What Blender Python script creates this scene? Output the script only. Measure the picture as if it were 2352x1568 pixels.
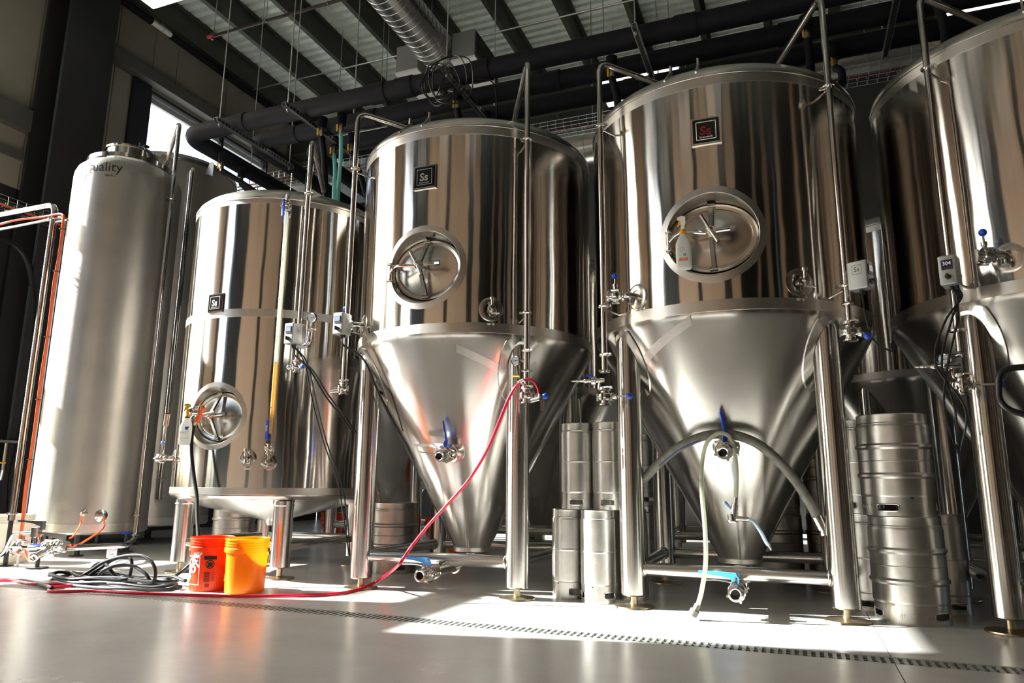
import bpy, math, random
import numpy as np
from mathutils import Vector as V, Matrix
random.seed(7); rng = np.random.default_rng(7)
PI = math.pi
scene = bpy.context.scene
C = scene.collection
for o in list(bpy.data.objects): bpy.data.objects.remove(o)

# ---------------------------------------------------------------- camera
FPX = 1640.0; CX, CY = 1176.0, 784.0; CAMH = 0.755
def _n(a): a = np.array(a, float); return a/np.linalg.norm(a)
_up = _n([62, -8184, 1640.0]); _xl = _n([-4281, 293, 1640.0]); _xl = _n(_xl-_up*(_xl@_up))
_X = -_xl; _Z = _up; _Y = np.cross(_Z, _X)
CAMM = np.stack([_X, _Y, _Z])                 # world = CAMM @ (right, down, forward)
cam = bpy.data.cameras.new('camera'); camo = bpy.data.objects.new('camera', cam); C.objects.link(camo)
r_, d_, f_ = CAMM[:, 0], CAMM[:, 1], CAMM[:, 2]
mw = Matrix(((r_[0], -d_[0], -f_[0], 0), (r_[1], -d_[1], -f_[1], 0), (r_[2], -d_[2], -f_[2], CAMH), (0, 0, 0, 1)))
camo.matrix_world = mw
cam.sensor_width = 36.0; cam.lens = FPX/2352*36.0; cam.clip_start = 0.05; cam.clip_end = 300
scene.camera = camo
def ray(px, py): return CAMM@_n([px-CX, py-CY, FPX])
def onz(px, py, z=0.0):
    d = ray(px, py); t = (z-CAMH)/d[2]; return V((d[0]*t, d[1]*t, z))
def ony(px, py, y):
    d = ray(px, py); t = y/d[1]; return V((d[0]*t, y, CAMH+d[2]*t))
def onx(px, py, x):
    d = ray(px, py); t = x/d[0]; return V((x, d[1]*t, CAMH+d[2]*t))
def oncyl(px, py, cx, cy, r):
    d = ray(px, py); a = d[0]**2+d[1]**2; b = -2*(d[0]*cx+d[1]*cy); c = cx*cx+cy*cy-r*r
    t = (-b-math.sqrt(max(b*b-4*a*c, 0)))/(2*a)
    return V((d[0]*t, d[1]*t, CAMH+d[2]*t))

# ---------------------------------------------------------------- light
SUN_DIR = V((1.0, 0.232, -0.69)).normalized()
world = bpy.data.worlds.new('world'); scene.world = world; world.use_nodes = True
wn = world.node_tree.nodes; wl = world.node_tree.links
sky = wn.new('ShaderNodeTexSky'); sky.sky_type = 'NISHITA'; sky.sun_disc = False
sky.sun_elevation = math.atan2(0.69, 1.0266); sky.sun_rotation = math.atan2(-1.0, -0.232)
sky.dust_density = 3.0; sky.air_density = 1.0; sky.ozone_density = 1.0
bg = wn['Background']; wl.new(sky.outputs[0], bg.inputs[0]); bg.inputs[1].default_value = 0.65
sun = bpy.data.lights.new('sun', 'SUN'); sun.energy = 45.0; sun.angle = 0.0095; sun.color = (1.0, 0.96, 0.90)
suno = bpy.data.objects.new('sun', sun); C.objects.link(suno); suno.location = (-20, -5, 14)
suno.rotation_euler = SUN_DIR.to_track_quat('-Z', 'Y').to_euler()
vs = scene.view_settings
vs.view_transform = 'Standard'; vs.look = 'None'; vs.gamma = 1.0; vs.use_curve_mapping = False
vs.exposure = 0.0
LAMP_POWER = 1.8

# ---------------------------------------------------------------- materials
MATS = {}
def newmat(name):
    m = bpy.data.materials.new(name); m.use_nodes = True; MATS[name] = m
    return m, m.node_tree.nodes, m.node_tree.links, m.node_tree.nodes['Principled BSDF']
def pm(name, col, rough=0.5, metal=0.0, aniso=0.0, noise=0.0, nscale=8.0, bump=0.0, bscale=60.0, rvar=0.0, spec=0.5, stretch=None, tint=None, wob=0.0):
    m, N, L, b = newmat(name)
    b.inputs['Base Color'].default_value = (*col, 1); b.inputs['Roughness'].default_value = rough
    b.inputs['Metallic'].default_value = metal; b.inputs['Specular IOR Level'].default_value = spec
    tc = N.new('ShaderNodeTexCoord'); vec = tc.outputs['Object']
    if stretch:
        mp = N.new('ShaderNodeMapping'); mp.inputs['Scale'].default_value = stretch; L.new(vec, mp.inputs[0]); vec = mp.outputs[0]
    if noise > 0 or rvar > 0:
        nz = N.new('ShaderNodeTexNoise'); nz.inputs['Scale'].default_value = nscale; nz.inputs['Detail'].default_value = 6; nz.inputs['Roughness'].default_value = 0.62
        L.new(vec, nz.inputs['Vector'])
    if noise > 0:
        mx = N.new('ShaderNodeMix'); mx.data_type = 'RGBA'
        d = tuple(max(0, c*(1-noise)) for c in (tint or col)); l = tuple(min(1, c*(1+noise)) for c in col)
        mx.inputs[6].default_value = (*d, 1); mx.inputs[7].default_value = (*l, 1)
        cr = N.new('ShaderNodeMapRange'); cr.inputs[1].default_value = 0.32; cr.inputs[2].default_value = 0.68
        L.new(nz.outputs[0], cr.inputs[0]); L.new(cr.outputs[0], mx.inputs[0]); L.new(mx.outputs[2], b.inputs['Base Color'])
    if rvar > 0:
        mr = N.new('ShaderNodeMapRange'); mr.inputs[3].default_value = max(0.02, rough-rvar); mr.inputs[4].default_value = rough+rvar
        L.new(nz.outputs[0], mr.inputs[0]); L.new(mr.outputs[0], b.inputs['Roughness'])
    last = None
    if wob > 0:
        n1 = N.new('ShaderNodeTexNoise'); n1.inputs['Scale'].default_value = 2.6; n1.inputs['Detail'].default_value = 1.5
        mp1 = N.new('ShaderNodeMapping'); mp1.inputs['Scale'].default_value = (1, 1, 0.7); L.new(tc.outputs['Object'], mp1.inputs[0]); L.new(mp1.outputs[0], n1.inputs['Vector'])
        b1 = N.new('ShaderNodeBump'); b1.inputs['Strength'].default_value = 1.0; b1.inputs['Distance'].default_value = wob
        L.new(n1.outputs[0], b1.inputs['Height']); last = b1
    if bump > 0:
        n2 = N.new('ShaderNodeTexNoise'); n2.inputs['Scale'].default_value = bscale; n2.inputs['Detail'].default_value = 4
        L.new(vec, n2.inputs['Vector'])
        b2 = N.new('ShaderNodeBump'); b2.inputs['Strength'].default_value = 1.0; b2.inputs['Distance'].default_value = bump
        L.new(n2.outputs[0], b2.inputs['Height'])
        if last: L.new(last.outputs[0], b2.inputs['Normal'])
        last = b2
    if last: L.new(last.outputs[0], b.inputs['Normal'])
    if aniso > 0:
        b.inputs['Anisotropic'].default_value = aniso; b.inputs['Anisotropic Rotation'].default_value = 0.25
        tg = N.new('ShaderNodeTangent'); tg.direction_type = 'RADIAL'; tg.axis = 'Z'; L.new(tg.outputs[0], b.inputs['Tangent'])
    return m
STEELC = (0.63, 0.595, 0.55)
pm('shell_steel', STEELC, 0.125, 1.0, aniso=1.0, noise=0.05, nscale=1.2, wob=0.005, rvar=0.015)
pm('cone_steel', (0.58, 0.555, 0.52), 0.23, 1.0, aniso=0.75, noise=0.06, nscale=2.0, wob=0.002, rvar=0.05)
pm('satin_steel', (0.40, 0.375, 0.34), 0.42, 0.86, aniso=0.5, noise=0.07, nscale=2.5, rvar=0.05, bump=0.0006, bscale=30)
pm('yoke_steel', (0.34, 0.315, 0.28), 0.22, 1.0)
pm('band_steel', (0.58, 0.55, 0.51), 0.34, 1.0, noise=0.08, nscale=5)
pm('pipe_steel', (0.66, 0.63, 0.59), 0.13, 1.0)
pm('leg_steel', (0.64, 0.62, 0.585), 0.2, 1.0, aniso=0.75, noise=0.05, nscale=3, rvar=0.04)
pm('fitting_steel', (0.70, 0.68, 0.64), 0.16, 1.0)
pm('weld_steel', (0.56, 0.53, 0.48), 0.36, 1.0, noise=0.12, nscale=30)
pm('pin_brass', (0.52, 0.44, 0.30), 0.32, 1.0)
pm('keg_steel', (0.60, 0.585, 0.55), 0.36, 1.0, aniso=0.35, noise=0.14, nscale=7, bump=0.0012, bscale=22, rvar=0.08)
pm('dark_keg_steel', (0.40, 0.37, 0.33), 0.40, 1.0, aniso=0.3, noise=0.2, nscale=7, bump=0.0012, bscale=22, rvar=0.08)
pm('galvanised', (0.55, 0.56, 0.55), 0.34, 1.0, noise=0.16, nscale=14, rvar=0.08)
pm('duct_metal', (0.55, 0.55, 0.53), 0.26, 1.0, noise=0.04, nscale=4)
pm('deck_metal', (0.78, 0.84, 0.79), 0.5, 0.0, noise=0.10, nscale=6)
pm('dark_steel', (0.028, 0.029, 0.027), 0.5, 0.0, noise=0.15, nscale=5)
pm('joist_paint', (0.05, 0.051, 0.038), 0.55, 0.0, noise=0.15, nscale=6)
pm('black_foam', (0.007, 0.007, 0.010), 0.7, 0.0, spec=0.2, noise=0.25, nscale=18, bump=0.0015, bscale=35)
pm('black_rubber', (0.010, 0.010, 0.011), 0.42, 0.0, spec=0.35, noise=0.2, nscale=20)
pm('black_plastic', (0.014, 0.014, 0.015), 0.35)
pm('hose_grey', (0.15, 0.145, 0.12), 0.6, noise=0.35, nscale=22, bump=0.002, bscale=40)
pm('sprinkler_brown', (0.035, 0.022, 0.016), 0.5)
pm('stripe_blue', (0.03, 0.045, 0.16), 0.5)
pm('hatch_steel', (0.55, 0.52, 0.475), 0.22, 1.0, noise=0.08, nscale=6)
pm('hose_red', (0.80, 0.004, 0.040), 0.22, spec=0.6)
pm('hose_darkred', (0.20, 0.006, 0.014), 0.25)
pm('blue_plastic', (0.012, 0.06, 0.48), 0.3)
pm('lightblue_plastic', (0.05, 0.25, 0.62), 0.35)
pm('yellow_plastic', (0.80, 0.48, 0.02), 0.35)
pm('amber_plastic', (0.75, 0.33, 0.02), 0.3)
pm('orange_rubber', (0.85, 0.10, 0.012), 0.4)
pm('white_plastic', (0.80, 0.80, 0.77), 0.4)
pm('cream_plastic', (0.66, 0.63, 0.52), 0.4)
pm('clear_white', (0.74, 0.75, 0.69), 0.35)
pm('white_print', (0.86, 0.86, 0.84), 0.55)
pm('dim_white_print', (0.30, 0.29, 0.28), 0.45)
pm('black_print', (0.012, 0.012, 0.012), 0.5)
pm('red_print', (0.52, 0.015, 0.03), 0.5)
pm('dark_red_print', (0.20, 0.008, 0.014), 0.4)
pm('blue_print', (0.02, 0.07, 0.42), 0.45)
pm('green_print', (0.02, 0.18, 0.09), 0.5)
pm('orange_print', (0.80, 0.14, 0.02), 0.5)
pm('plate_black', (0.006, 0.006, 0.007), 0.16)
pm('tag_paper', (0.70, 0.66, 0.58), 0.6)
pm('gauge_face', (0.62, 0.66, 0.70), 0.3)
pm('screen_dark', (0.01, 0.012, 0.02), 0.12)
pm('screen_lcd', (0.18, 0.22, 0.32), 0.2)
pm('panel_wall', (0.30, 0.285, 0.225), 0.6, noise=0.06, nscale=3, bump=0.0004, bscale=120)
pm('panel_dark', (0.022, 0.022, 0.023), 0.55, noise=0.1, nscale=3)
pm('panel_back', (0.075, 0.075, 0.072), 0.6, noise=0.08, nscale=3)
pm('girt_paint', (0.10, 0.098, 0.086), 0.5)
pm('frame_dark', (0.022, 0.022, 0.028), 0.45)
pm('reveal_paint', (0.42, 0.42, 0.41), 0.5)
pm('tan_wood', (0.74, 0.53, 0.38), 0.5, noise=0.14, nscale=4, stretch=(6, 6, 0.5))
pm('dark_panel', (0.014, 0.012, 0.010), 0.5, noise=0.1, nscale=3)
pm('electric_grey', (0.26, 0.31, 0.36), 0.45)
pm('conduit_grey', (0.5, 0.5, 0.5), 0.35, 0.8)
pm('asphalt', (0.22, 0.22, 0.215), 0.8, noise=0.1, nscale=2)
pm('grate_steel', (0.42, 0.43, 0.41), 0.42, 0.7, noise=0.15, nscale=20)
pm('trench_dark', (0.02, 0.02, 0.018), 0.7)
pm('copper', (0.55, 0.28, 0.14), 0.35, 1.0)
pm('tank_white', (0.72, 0.72, 0.70), 0.4)
pm('louver_grey', (0.30, 0.31, 0.30), 0.5, 0.3)
# floor: sealed concrete with scuffs, specks and a low sheen
m, N, L, b = newmat('concrete')
tc = N.new('ShaderNodeTexCoord')
n1 = N.new('ShaderNodeTexNoise'); n1.inputs['Scale'].default_value = 0.9; n1.inputs['Detail'].default_value = 7; n1.inputs['Roughness'].default_value = 0.6
n2 = N.new('ShaderNodeTexNoise'); n2.inputs['Scale'].default_value = 26; n2.inputs['Detail'].default_value = 5
n3 = N.new('ShaderNodeTexVoronoi'); n3.inputs['Scale'].default_value = 16
for n in (n1, n2, n3): L.new(tc.outputs['Object'], n.inputs['Vector'])
r1 = N.new('ShaderNodeValToRGB'); r1.color_ramp.elements[0].position = 0.3; r1.color_ramp.elements[0].color = (0.46, 0.44, 0.41, 1)
r1.color_ramp.elements[1].position = 0.72; r1.color_ramp.elements[1].color = (0.60, 0.585, 0.56, 1)
L.new(n1.outputs[0], r1.inputs[0])
sp = N.new('ShaderNodeValToRGB'); sp.color_ramp.elements[0].position = 0.0; sp.color_ramp.elements[0].color = (0.25, 0.25, 0.25, 1)
sp.color_ramp.elements[1].position = 0.045; sp.color_ramp.elements[1].color = (1, 1, 1, 1); L.new(n3.outputs['Distance'], sp.inputs[0])
mul = N.new('ShaderNodeMix'); mul.data_type = 'RGBA'; mul.blend_type = 'MULTIPLY'; mul.inputs[0].default_value = 0.75
L.new(r1.outputs[0], mul.inputs[6]); L.new(sp.outputs[0], mul.inputs[7]); L.new(mul.outputs[2], b.inputs['Base Color'])
mr = N.new('ShaderNodeMapRange'); mr.inputs[1].default_value = 0.0; mr.inputs[2].default_value = 1.0; mr.inputs[3].default_value = 0.18; mr.inputs[4].default_value = 0.33
L.new(n1.outputs[0], mr.inputs[0]); L.new(mr.outputs[0], b.inputs['Roughness'])
bp = N.new('ShaderNodeBump'); bp.inputs['Strength'].default_value = 0.6; bp.inputs['Distance'].default_value = 0.0012
L.new(n2.outputs[0], bp.inputs['Height']); L.new(bp.outputs[0], b.inputs['Normal'])
b.inputs['Specular IOR Level'].default_value = 0.6
# window glass: thin pane, mostly clear with a faint mirror
m, N, L, b = newmat('window_glass'); N.remove(b)
out = N['Material Output']; tr = N.new('ShaderNodeBsdfTransparent'); tr.inputs[0].default_value = (0.93, 0.96, 0.97, 1)
gl = N.new('ShaderNodeBsdfGlossy'); gl.inputs['Roughness'].default_value = 0.02
mx = N.new('ShaderNodeMixShader'); mx.inputs[0].default_value = 0.07
L.new(tr.outputs[0], mx.inputs[1]); L.new(gl.outputs[0], mx.inputs[2]); L.new(mx.outputs[0], out.inputs[0])
# translucent plastics and hoses
def translucent(name, col, tcol, fac, rough=0.3):
    m, N, L, b = newmat(name); b.inputs['Base Color'].default_value = (*col, 1); b.inputs['Roughness'].default_value = rough
    out = N['Material Output']; t = N.new('ShaderNodeBsdfTranslucent'); t.inputs[0].default_value = (*tcol, 1)
    x = N.new('ShaderNodeMixShader'); x.inputs[0].default_value = fac
    L.new(b.outputs[0], x.inputs[1]); L.new(t.outputs[0], x.inputs[2]); L.new(x.outputs[0], out.inputs[0])
translucent('bucket_orange', (0.80, 0.075, 0.008), (0.95, 0.10, 0.01), 0.35)
translucent('bucket_yellow', (0.90, 0.33, 0.006), (1.0, 0.55, 0.01), 0.45)
translucent('bottle_white', (0.72, 0.74, 0.70), (0.8, 0.82, 0.78), 0.35)
translucent('hose_clear', (0.62, 0.63, 0.50), (0.7, 0.72, 0.6), 0.4, 0.2)
translucent('hose_teal', (0.25, 0.52, 0.48), (0.35, 0.7, 0.65), 0.5, 0.25)
translucent('hose_paleblue', (0.42, 0.52, 0.60), (0.5, 0.62, 0.7), 0.4, 0.2)
translucent('beer_tube', (0.70, 0.50, 0.20), (0.9, 0.65, 0.25), 0.5, 0.15)
translucent('clear_tube', (0.72, 0.74, 0.66), (0.85, 0.87, 0.8), 0.5, 0.15)
m, N, L, b = newmat('lamp_diffuser'); b.inputs['Base Color'].default_value = (0.9, 0.9, 0.9, 1)
b.inputs['Emission Color'].default_value = (1.0, 0.94, 0.86, 1); b.inputs['Emission Strength'].default_value = LAMP_POWER
m, N, L, b = newmat('panel_diffuser'); b.inputs['Base Color'].default_value = (0.9, 0.9, 0.9, 1)
b.inputs['Emission Color'].default_value = (1.0, 0.97, 0.92, 1); b.inputs['Emission Strength'].default_value = 0.75
m, N, L, b = newmat('display_glow'); b.inputs['Base Color'].default_value = (0.1, 0.1, 0.1, 1)
b.inputs['Emission Color'].default_value = (0.75, 0.7, 0.95, 1); b.inputs['Emission Strength'].default_value = 0.8

# ---------------------------------------------------------------- mesh tools
def frame(axis, ref=None):
    w = V(axis).normalized(); r = V(ref) if ref else (V((0, 0, 1)) if abs(w.z) < 0.9 else V((1, 0, 0)))
    u = r.cross(w).normalized(); return u, w.cross(u), w        # u, v, w right-handed
class MB:
    def __init__(s): s.v = []; s.f = []
    def add(s, vs, fs):
        k = len(s.v); s.v += [tuple(p) for p in vs]; s.f += [tuple(i+k for i in f) for f in fs]; return s
    def box(s, c, size, yaw=0.0, fr=None, bev=0.0):
        hx, hy, hz = size[0]/2, size[1]/2, size[2]/2
        if fr: ax = fr
        else: ax = (V((math.cos(yaw), math.sin(yaw), 0)), V((-math.sin(yaw), math.cos(yaw), 0)), V((0, 0, 1)))
        c = V(c)
        if bev <= 0:
            P = [c+ax[0]*(x*hx)+ax[1]*(y*hy)+ax[2]*(z*hz) for z in (-1, 1) for x, y in ((-1, -1), (1, -1), (1, 1), (-1, 1))]
            return s.add(P, [(3, 2, 1, 0), (4, 5, 6, 7), (0, 1, 5, 4), (1, 2, 6, 5), (2, 3, 7, 6), (3, 0, 4, 7)])
        pts = []
        for (x, y) in ((-1, -1), (1, -1), (1, 1), (-1, 1)):
            a0 = {(-1, -1): PI, (1, -1): 1.5*PI, (1, 1): 0, (-1, 1): .5*PI}[(x, y)]
            for k in range(4):
                a = a0+k*PI/6; pts.append((x*(hx-bev)+bev*math.cos(a), y*(hy-bev)+bev*math.sin(a)))
        n = len(pts); bb = min(bev*.6, hz*.9); P = []
        for z, sc in ((-hz, bb), (-hz+bb, 0), (hz-bb, 0), (hz, bb)):
            for (a, b_) in pts:
                fx = (hx-sc)/hx; fy = (hy-sc)/hy; P.append(c+ax[0]*(a*fx)+ax[1]*(b_*fy)+ax[2]*z)
        F = [tuple(range(n-1, -1, -1)), tuple(range(3*n, 4*n))]
        for j in range(3):
            for i in range(n): F.append((j*n+i, j*n+(i+1) % n, (j+1)*n+(i+1) % n, (j+1)*n+i))
        return s.add(P, F)
    def cyl(s, p0, p1, r0, r1=None, n=16, cap=True):
        p0, p1 = V(p0), V(p1); r1 = r0 if r1 is None else r1; u, v, w = frame(p1-p0)
        P = []
        for p, r in ((p0, r0), (p1, r1)):
            for i in range(n): a = 2*PI*i/n; P.append(p+u*(r*math.cos(a))+v*(r*math.sin(a)))
        F = [(i, (i+1) % n, n+(i+1) % n, n+i) for i in range(n)]
        if cap: F += [tuple(range(n-1, -1, -1)), tuple(range(n, 2*n))]
        return s.add(P, F)
    def lathe(s, prof, n=32, o=(0, 0, 0), axis=(0, 0, 1), ref=None, skip=None, a0=0.0, cap=False):
        u, v, w = frame(axis, ref) if tuple(axis) != (0, 0, 1) else (V((1, 0, 0)), V((0, 1, 0)), V((0, 0, 1)))
        o = V(o); P = []; F = []; m = len(prof)
        for (r, z) in prof:
            for i in range(n): a = a0+2*PI*i/n; P.append(o+u*(r*math.cos(a))+v*(r*math.sin(a))+w*z)
        for j in range(m-1):
            for i in range(n):
                if skip and skip(j, i): continue
                F.append((j*n+i, j*n+(i+1) % n, (j+1)*n+(i+1) % n, (j+1)*n+i))
        if cap: F += [tuple(range(n-1, -1, -1)), tuple(range((m-1)*n, m*n))]
        return s.add(P, F)
    def tube(s, pts, r, n=8, cap=True, closed=False):
        pts = [V(p) for p in pts]; m = len(pts); rr = r if isinstance(r, (list, tuple)) else [r]*m
        T = []
        for i in range(m):
            a = pts[(i-1) % m] if (closed or i > 0) else pts[i]; b = pts[(i+1) % m] if (closed or i < m-1) else pts[i]
            t = b-a; T.append(t.normalized() if t.length > 1e-9 else V((0, 0, 1)))
        u = frame(T[0])[0]; P = []
        for i in range(m):
            u = (u-T[i]*u.dot(T[i])); u = u.normalized() if u.length > 1e-6 else frame(T[i])[0]
            v = T[i].cross(u)
            for k in range(n): a = 2*PI*k/n; P.append(pts[i]+u*(rr[i]*math.cos(a))+v*(rr[i]*math.sin(a)))
        F = []
        for i in range(m if closed else m-1):
            j = (i+1) % m
            for k in range(n): F.append((i*n+k, i*n+(k+1) % n, j*n+(k+1) % n, j*n+k))
        if cap and not closed: F += [tuple(range(n-1, -1, -1)), tuple(range((m-1)*n, m*n))]
        return s.add(P, F)
    def sphere(s, c, r, n=14, sc=(1, 1, 1)):
        c = V(c); m = n//2; P = [c+V((0, 0, -r*sc[2]))]
        for j in range(1, m):
            t = -PI/2+PI*j/m
            for i in range(n): a = 2*PI*i/n; P.append(c+V((r*sc[0]*math.cos(t)*math.cos(a), r*sc[1]*math.cos(t)*math.sin(a), r*sc[2]*math.sin(t))))
        P.append(c+V((0, 0, r*sc[2]))); F = [(0, 1+(i+1) % n, 1+i) for i in range(n)]
        for j in range(m-2):
            for i in range(n): F.append((1+j*n+i, 1+j*n+(i+1) % n, 1+(j+1)*n+(i+1) % n, 1+(j+1)*n+i))
        k = 1+(m-2)*n; F += [(k+i, k+(i+1) % n, len(P)-1) for i in range(n)]
        return s.add(P, F)
    def torus(s, c, axis, R, r, n=24, k=8):
        u, v, w = frame(axis); c = V(c)
        return s.tube([c+u*(R*math.cos(2*PI*i/n))+v*(R*math.sin(2*PI*i/n)) for i in range(n)], r, k, closed=True)
    def prism(s, poly, o, u, v, w, t):
        o, u, v, w = V(o), V(u), V(v), V(w); n = len(poly)
        P = [o+u*a+v*b for a, b in poly]+[o+u*a+v*b+w*t for a, b in poly]
        return s.add(P, [tuple(range(n-1, -1, -1)), tuple(range(n, 2*n))]+[(i, (i+1) % n, n+(i+1) % n, n+i) for i in range(n)])
    def grid(s, pts, m, n, closed=False):
        F = []
        for j in range(m-1):
            for i in range(n if closed else n-1): F.append((j*n+i, j*n+(i+1) % n, (j+1)*n+(i+1) % n, (j+1)*n+i))
        return s.add(pts, F)
def sup(prof, d=.007):
    out = [prof[0]]
    for (a, b) in zip(prof, prof[1:]):
        L_ = math.hypot(b[0]-a[0], b[1]-a[1])
        if L_ > 4*d:
            t = d/L_; out += [(a[0]+(b[0]-a[0])*t, a[1]+(b[1]-a[1])*t), (b[0]-(b[0]-a[0])*t, b[1]-(b[1]-a[1])*t)]
        out.append(b)
    return out
def spline(pts, k=8):
    pts = [V(p) for p in pts]; P = [pts[0]*2-pts[1]]+pts+[pts[-1]*2-pts[-2]]; out = []
    for i in range(1, len(P)-2):
        a, b, c, d = P[i-1], P[i], P[i+1], P[i+2]
        for j in range(k):
            t = j/k; out.append(0.5*((2*b)+(c-a)*t+(2*a-5*b+4*c-d)*t*t+(3*b-a-3*c+d)*t**3))
    return out+[pts[-1]]
def fillet(pts, R, k=6):
    pts = [V(p) for p in pts]; out = [pts[0]]
    for i in range(1, len(pts)-1):
        a, b, c = pts[i-1], pts[i], pts[i+1]; d0 = (a-b).normalized(); d1 = (c-b).normalized()
        rr = min(R, (a-b).length*.49, (c-b).length*.49)
        p0, p1 = b+d0*rr, b+d1*rr
        for j in range(k+1): t = j/k; out.append(p0*(1-t)**2+b*(2*t*(1-t))+p1*t*t)
    return out+[pts[-1]]

def wloc(o):
    p = V((0, 0, 0))
    while o is not None: p = p+V(o.location); o = o.parent
    return p
def obj(name, mb, mat, parent=None, smooth=35, kind=None):
    """one mesh object; vertices are given in world metres and stored relative to the parent's origin"""
    off = wloc(parent) if parent else V((0, 0, 0))
    me = bpy.data.meshes.new(name)
    me.from_pydata([(p[0]-off.x, p[1]-off.y, p[2]-off.z) for p in mb.v], [], mb.f); me.update()
    me.materials.append(MATS[mat])
    if smooth:
        me.polygons.foreach_set('use_smooth', [True]*len(me.polygons)); me.set_sharp_from_angle(angle=math.radians(smooth))
    o = bpy.data.objects.new(name, me); C.objects.link(o)
    if parent: o.parent = parent
    if kind: o['kind'] = kind
    return o
def tag(o, label, cat, group=None):
    o['label'] = label; o['category'] = cat
    if group: o['group'] = group
    return o
def thing(name, label, cat, loc=(0, 0, 0), group=None):
    o = bpy.data.objects.new(name, None); C.objects.link(o); o.location = loc; o.empty_display_size = 0.1
    return tag(o, label, cat, group)
def struct(name, mb, mat, parent=None, smooth=0):
    o = obj(name, mb, mat, parent, smooth)
    if not parent: o['kind'] = 'structure'
    return o
def sroot(name, loc=(0, 0, 0)):
    o = bpy.data.objects.new(name, None); C.objects.link(o); o.location = loc; o['kind'] = 'structure'; return o
def dup(root, loc, rotz=0.0, label=None, group=None):
    r = root.copy(); C.objects.link(r); r.location = loc; r.rotation_euler = (0, 0, rotz)
    if label: r['label'] = label
    if group: r['group'] = group
    for ch in list(root.children):
        c = ch.copy(); C.objects.link(c); c.parent = r
        for g in ch.children:
            d = g.copy(); C.objects.link(d); d.parent = c
    return r
def text_mb(s, size, place, extrude=0.0015, align='CENTER', bold=0.0, shear=0.0, space=1.0):
    cu = bpy.data.curves.new('t', 'FONT'); cu.body = s; cu.size = size; cu.align_x = align; cu.align_y = 'CENTER'
    cu.extrude = extrude; cu.offset = bold; cu.shear = shear; cu.space_character = space; cu.resolution_u = 3; cu.space_line = 0.8
    o = bpy.data.objects.new('t', cu); C.objects.link(o); bpy.context.view_layer.update()
    me = bpy.data.meshes.new_from_object(o.evaluated_get(bpy.context.evaluated_depsgraph_get()))
    mb = MB(); mb.add([place(p.co.x, p.co.y, p.co.z) for p in me.vertices], [tuple(p.vertices) for p in me.polygons])
    bpy.data.objects.remove(o); bpy.data.curves.remove(cu); bpy.data.meshes.remove(me); return mb
def flat(o, u, v, w):
    o, u, v, w = V(o), V(u), V(v), V(w); return lambda x, y, z: o+u*x+v*y+w*(z+0.001)
def oncurve(cx, cy, r, th, z0, rot=0.0):
    cr, sr = math.cos(rot), math.sin(rot)
    def f(x, y, z):
        x, y = x*cr-y*sr, x*sr+y*cr; a = th+x/r; R = r+z+0.001; return V((cx+R*math.cos(a), cy+R*math.sin(a), z0+y))
    return f

# ================================================================ THE SETTING
XL, XR, YF, YB, ZC = -9.5, 9.0, -4.3, 13.0, 8.64
# ---- floor: slabs with saw-cut joints, trench drain across
fl = struct('floor', MB().box((-.25, 4.35, -0.12), (18.6, 17.4, 0.10)), 'trench_dark')
DY0, DY1 = 3.715, 3.855
for (x0, x1) in ((XL, -5.65), (-5.65, 0.355), (0.355, 5.2), (5.2, XR)):
    for (y0, y1) in ((YF, -1.0), (-1.0, DY0), (DY1, 9.0), (9.0, YB)):
        g = 0.0022; struct('slab', MB().box(((x0+x1)/2, (y0+y1)/2, -0.035), (x1-x0-2*g, y1-y0-(2*g if y0 not in (DY0, DY1) else g), 0.07)), 'concrete', fl)
drain = thing('trench_drain', 'slotted steel grate drain running straight across the concrete floor', 'drain', (-3.0, 3.785, 0))
obj('channel', MB().box((-.25, 3.785, -0.064), (18.4, 0.138, 0.012)), 'trench_dark', drain, 0)
for y in (DY0+.006, DY1-.006): obj('edge_rail', MB().box((-.25, y, -0.012), (18.4, 0.012, 0.022)), 'grate_steel', drain, 0)
obj('center_rail', MB().box((-.25, 3.785, -0.0105), (18.4, 0.006, 0.012)), 'grate_steel', drain, 0)
bar0 = None; rest = MB(); pitch = 0.036
for i in range(-190, 120):
    x = i*pitch+0.01
    if -5.2 < x < 1.45:
        if bar0 is None: bar0 = obj('grate_bar', MB().box((drain.location.x, 3.785, -0.009), (0.017, 0.118, 0.014)), 'grate_steel', drain, 0); bar0.location.x = x-drain.location.x
        else: b_ = bar0.copy(); C.objects.link(b_); b_.location.x = x-drain.location.x
    else: rest.box((x, 3.785, -0.009), (0.017, 0.118, 0.014))
ro = obj('grate_bar', rest, 'grate_steel', drain, 0); ro['kind'] = 'stuff'
struct('ground', MB().box((-40, 3, -0.35), (60, 120, 0.3)), 'asphalt')

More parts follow.
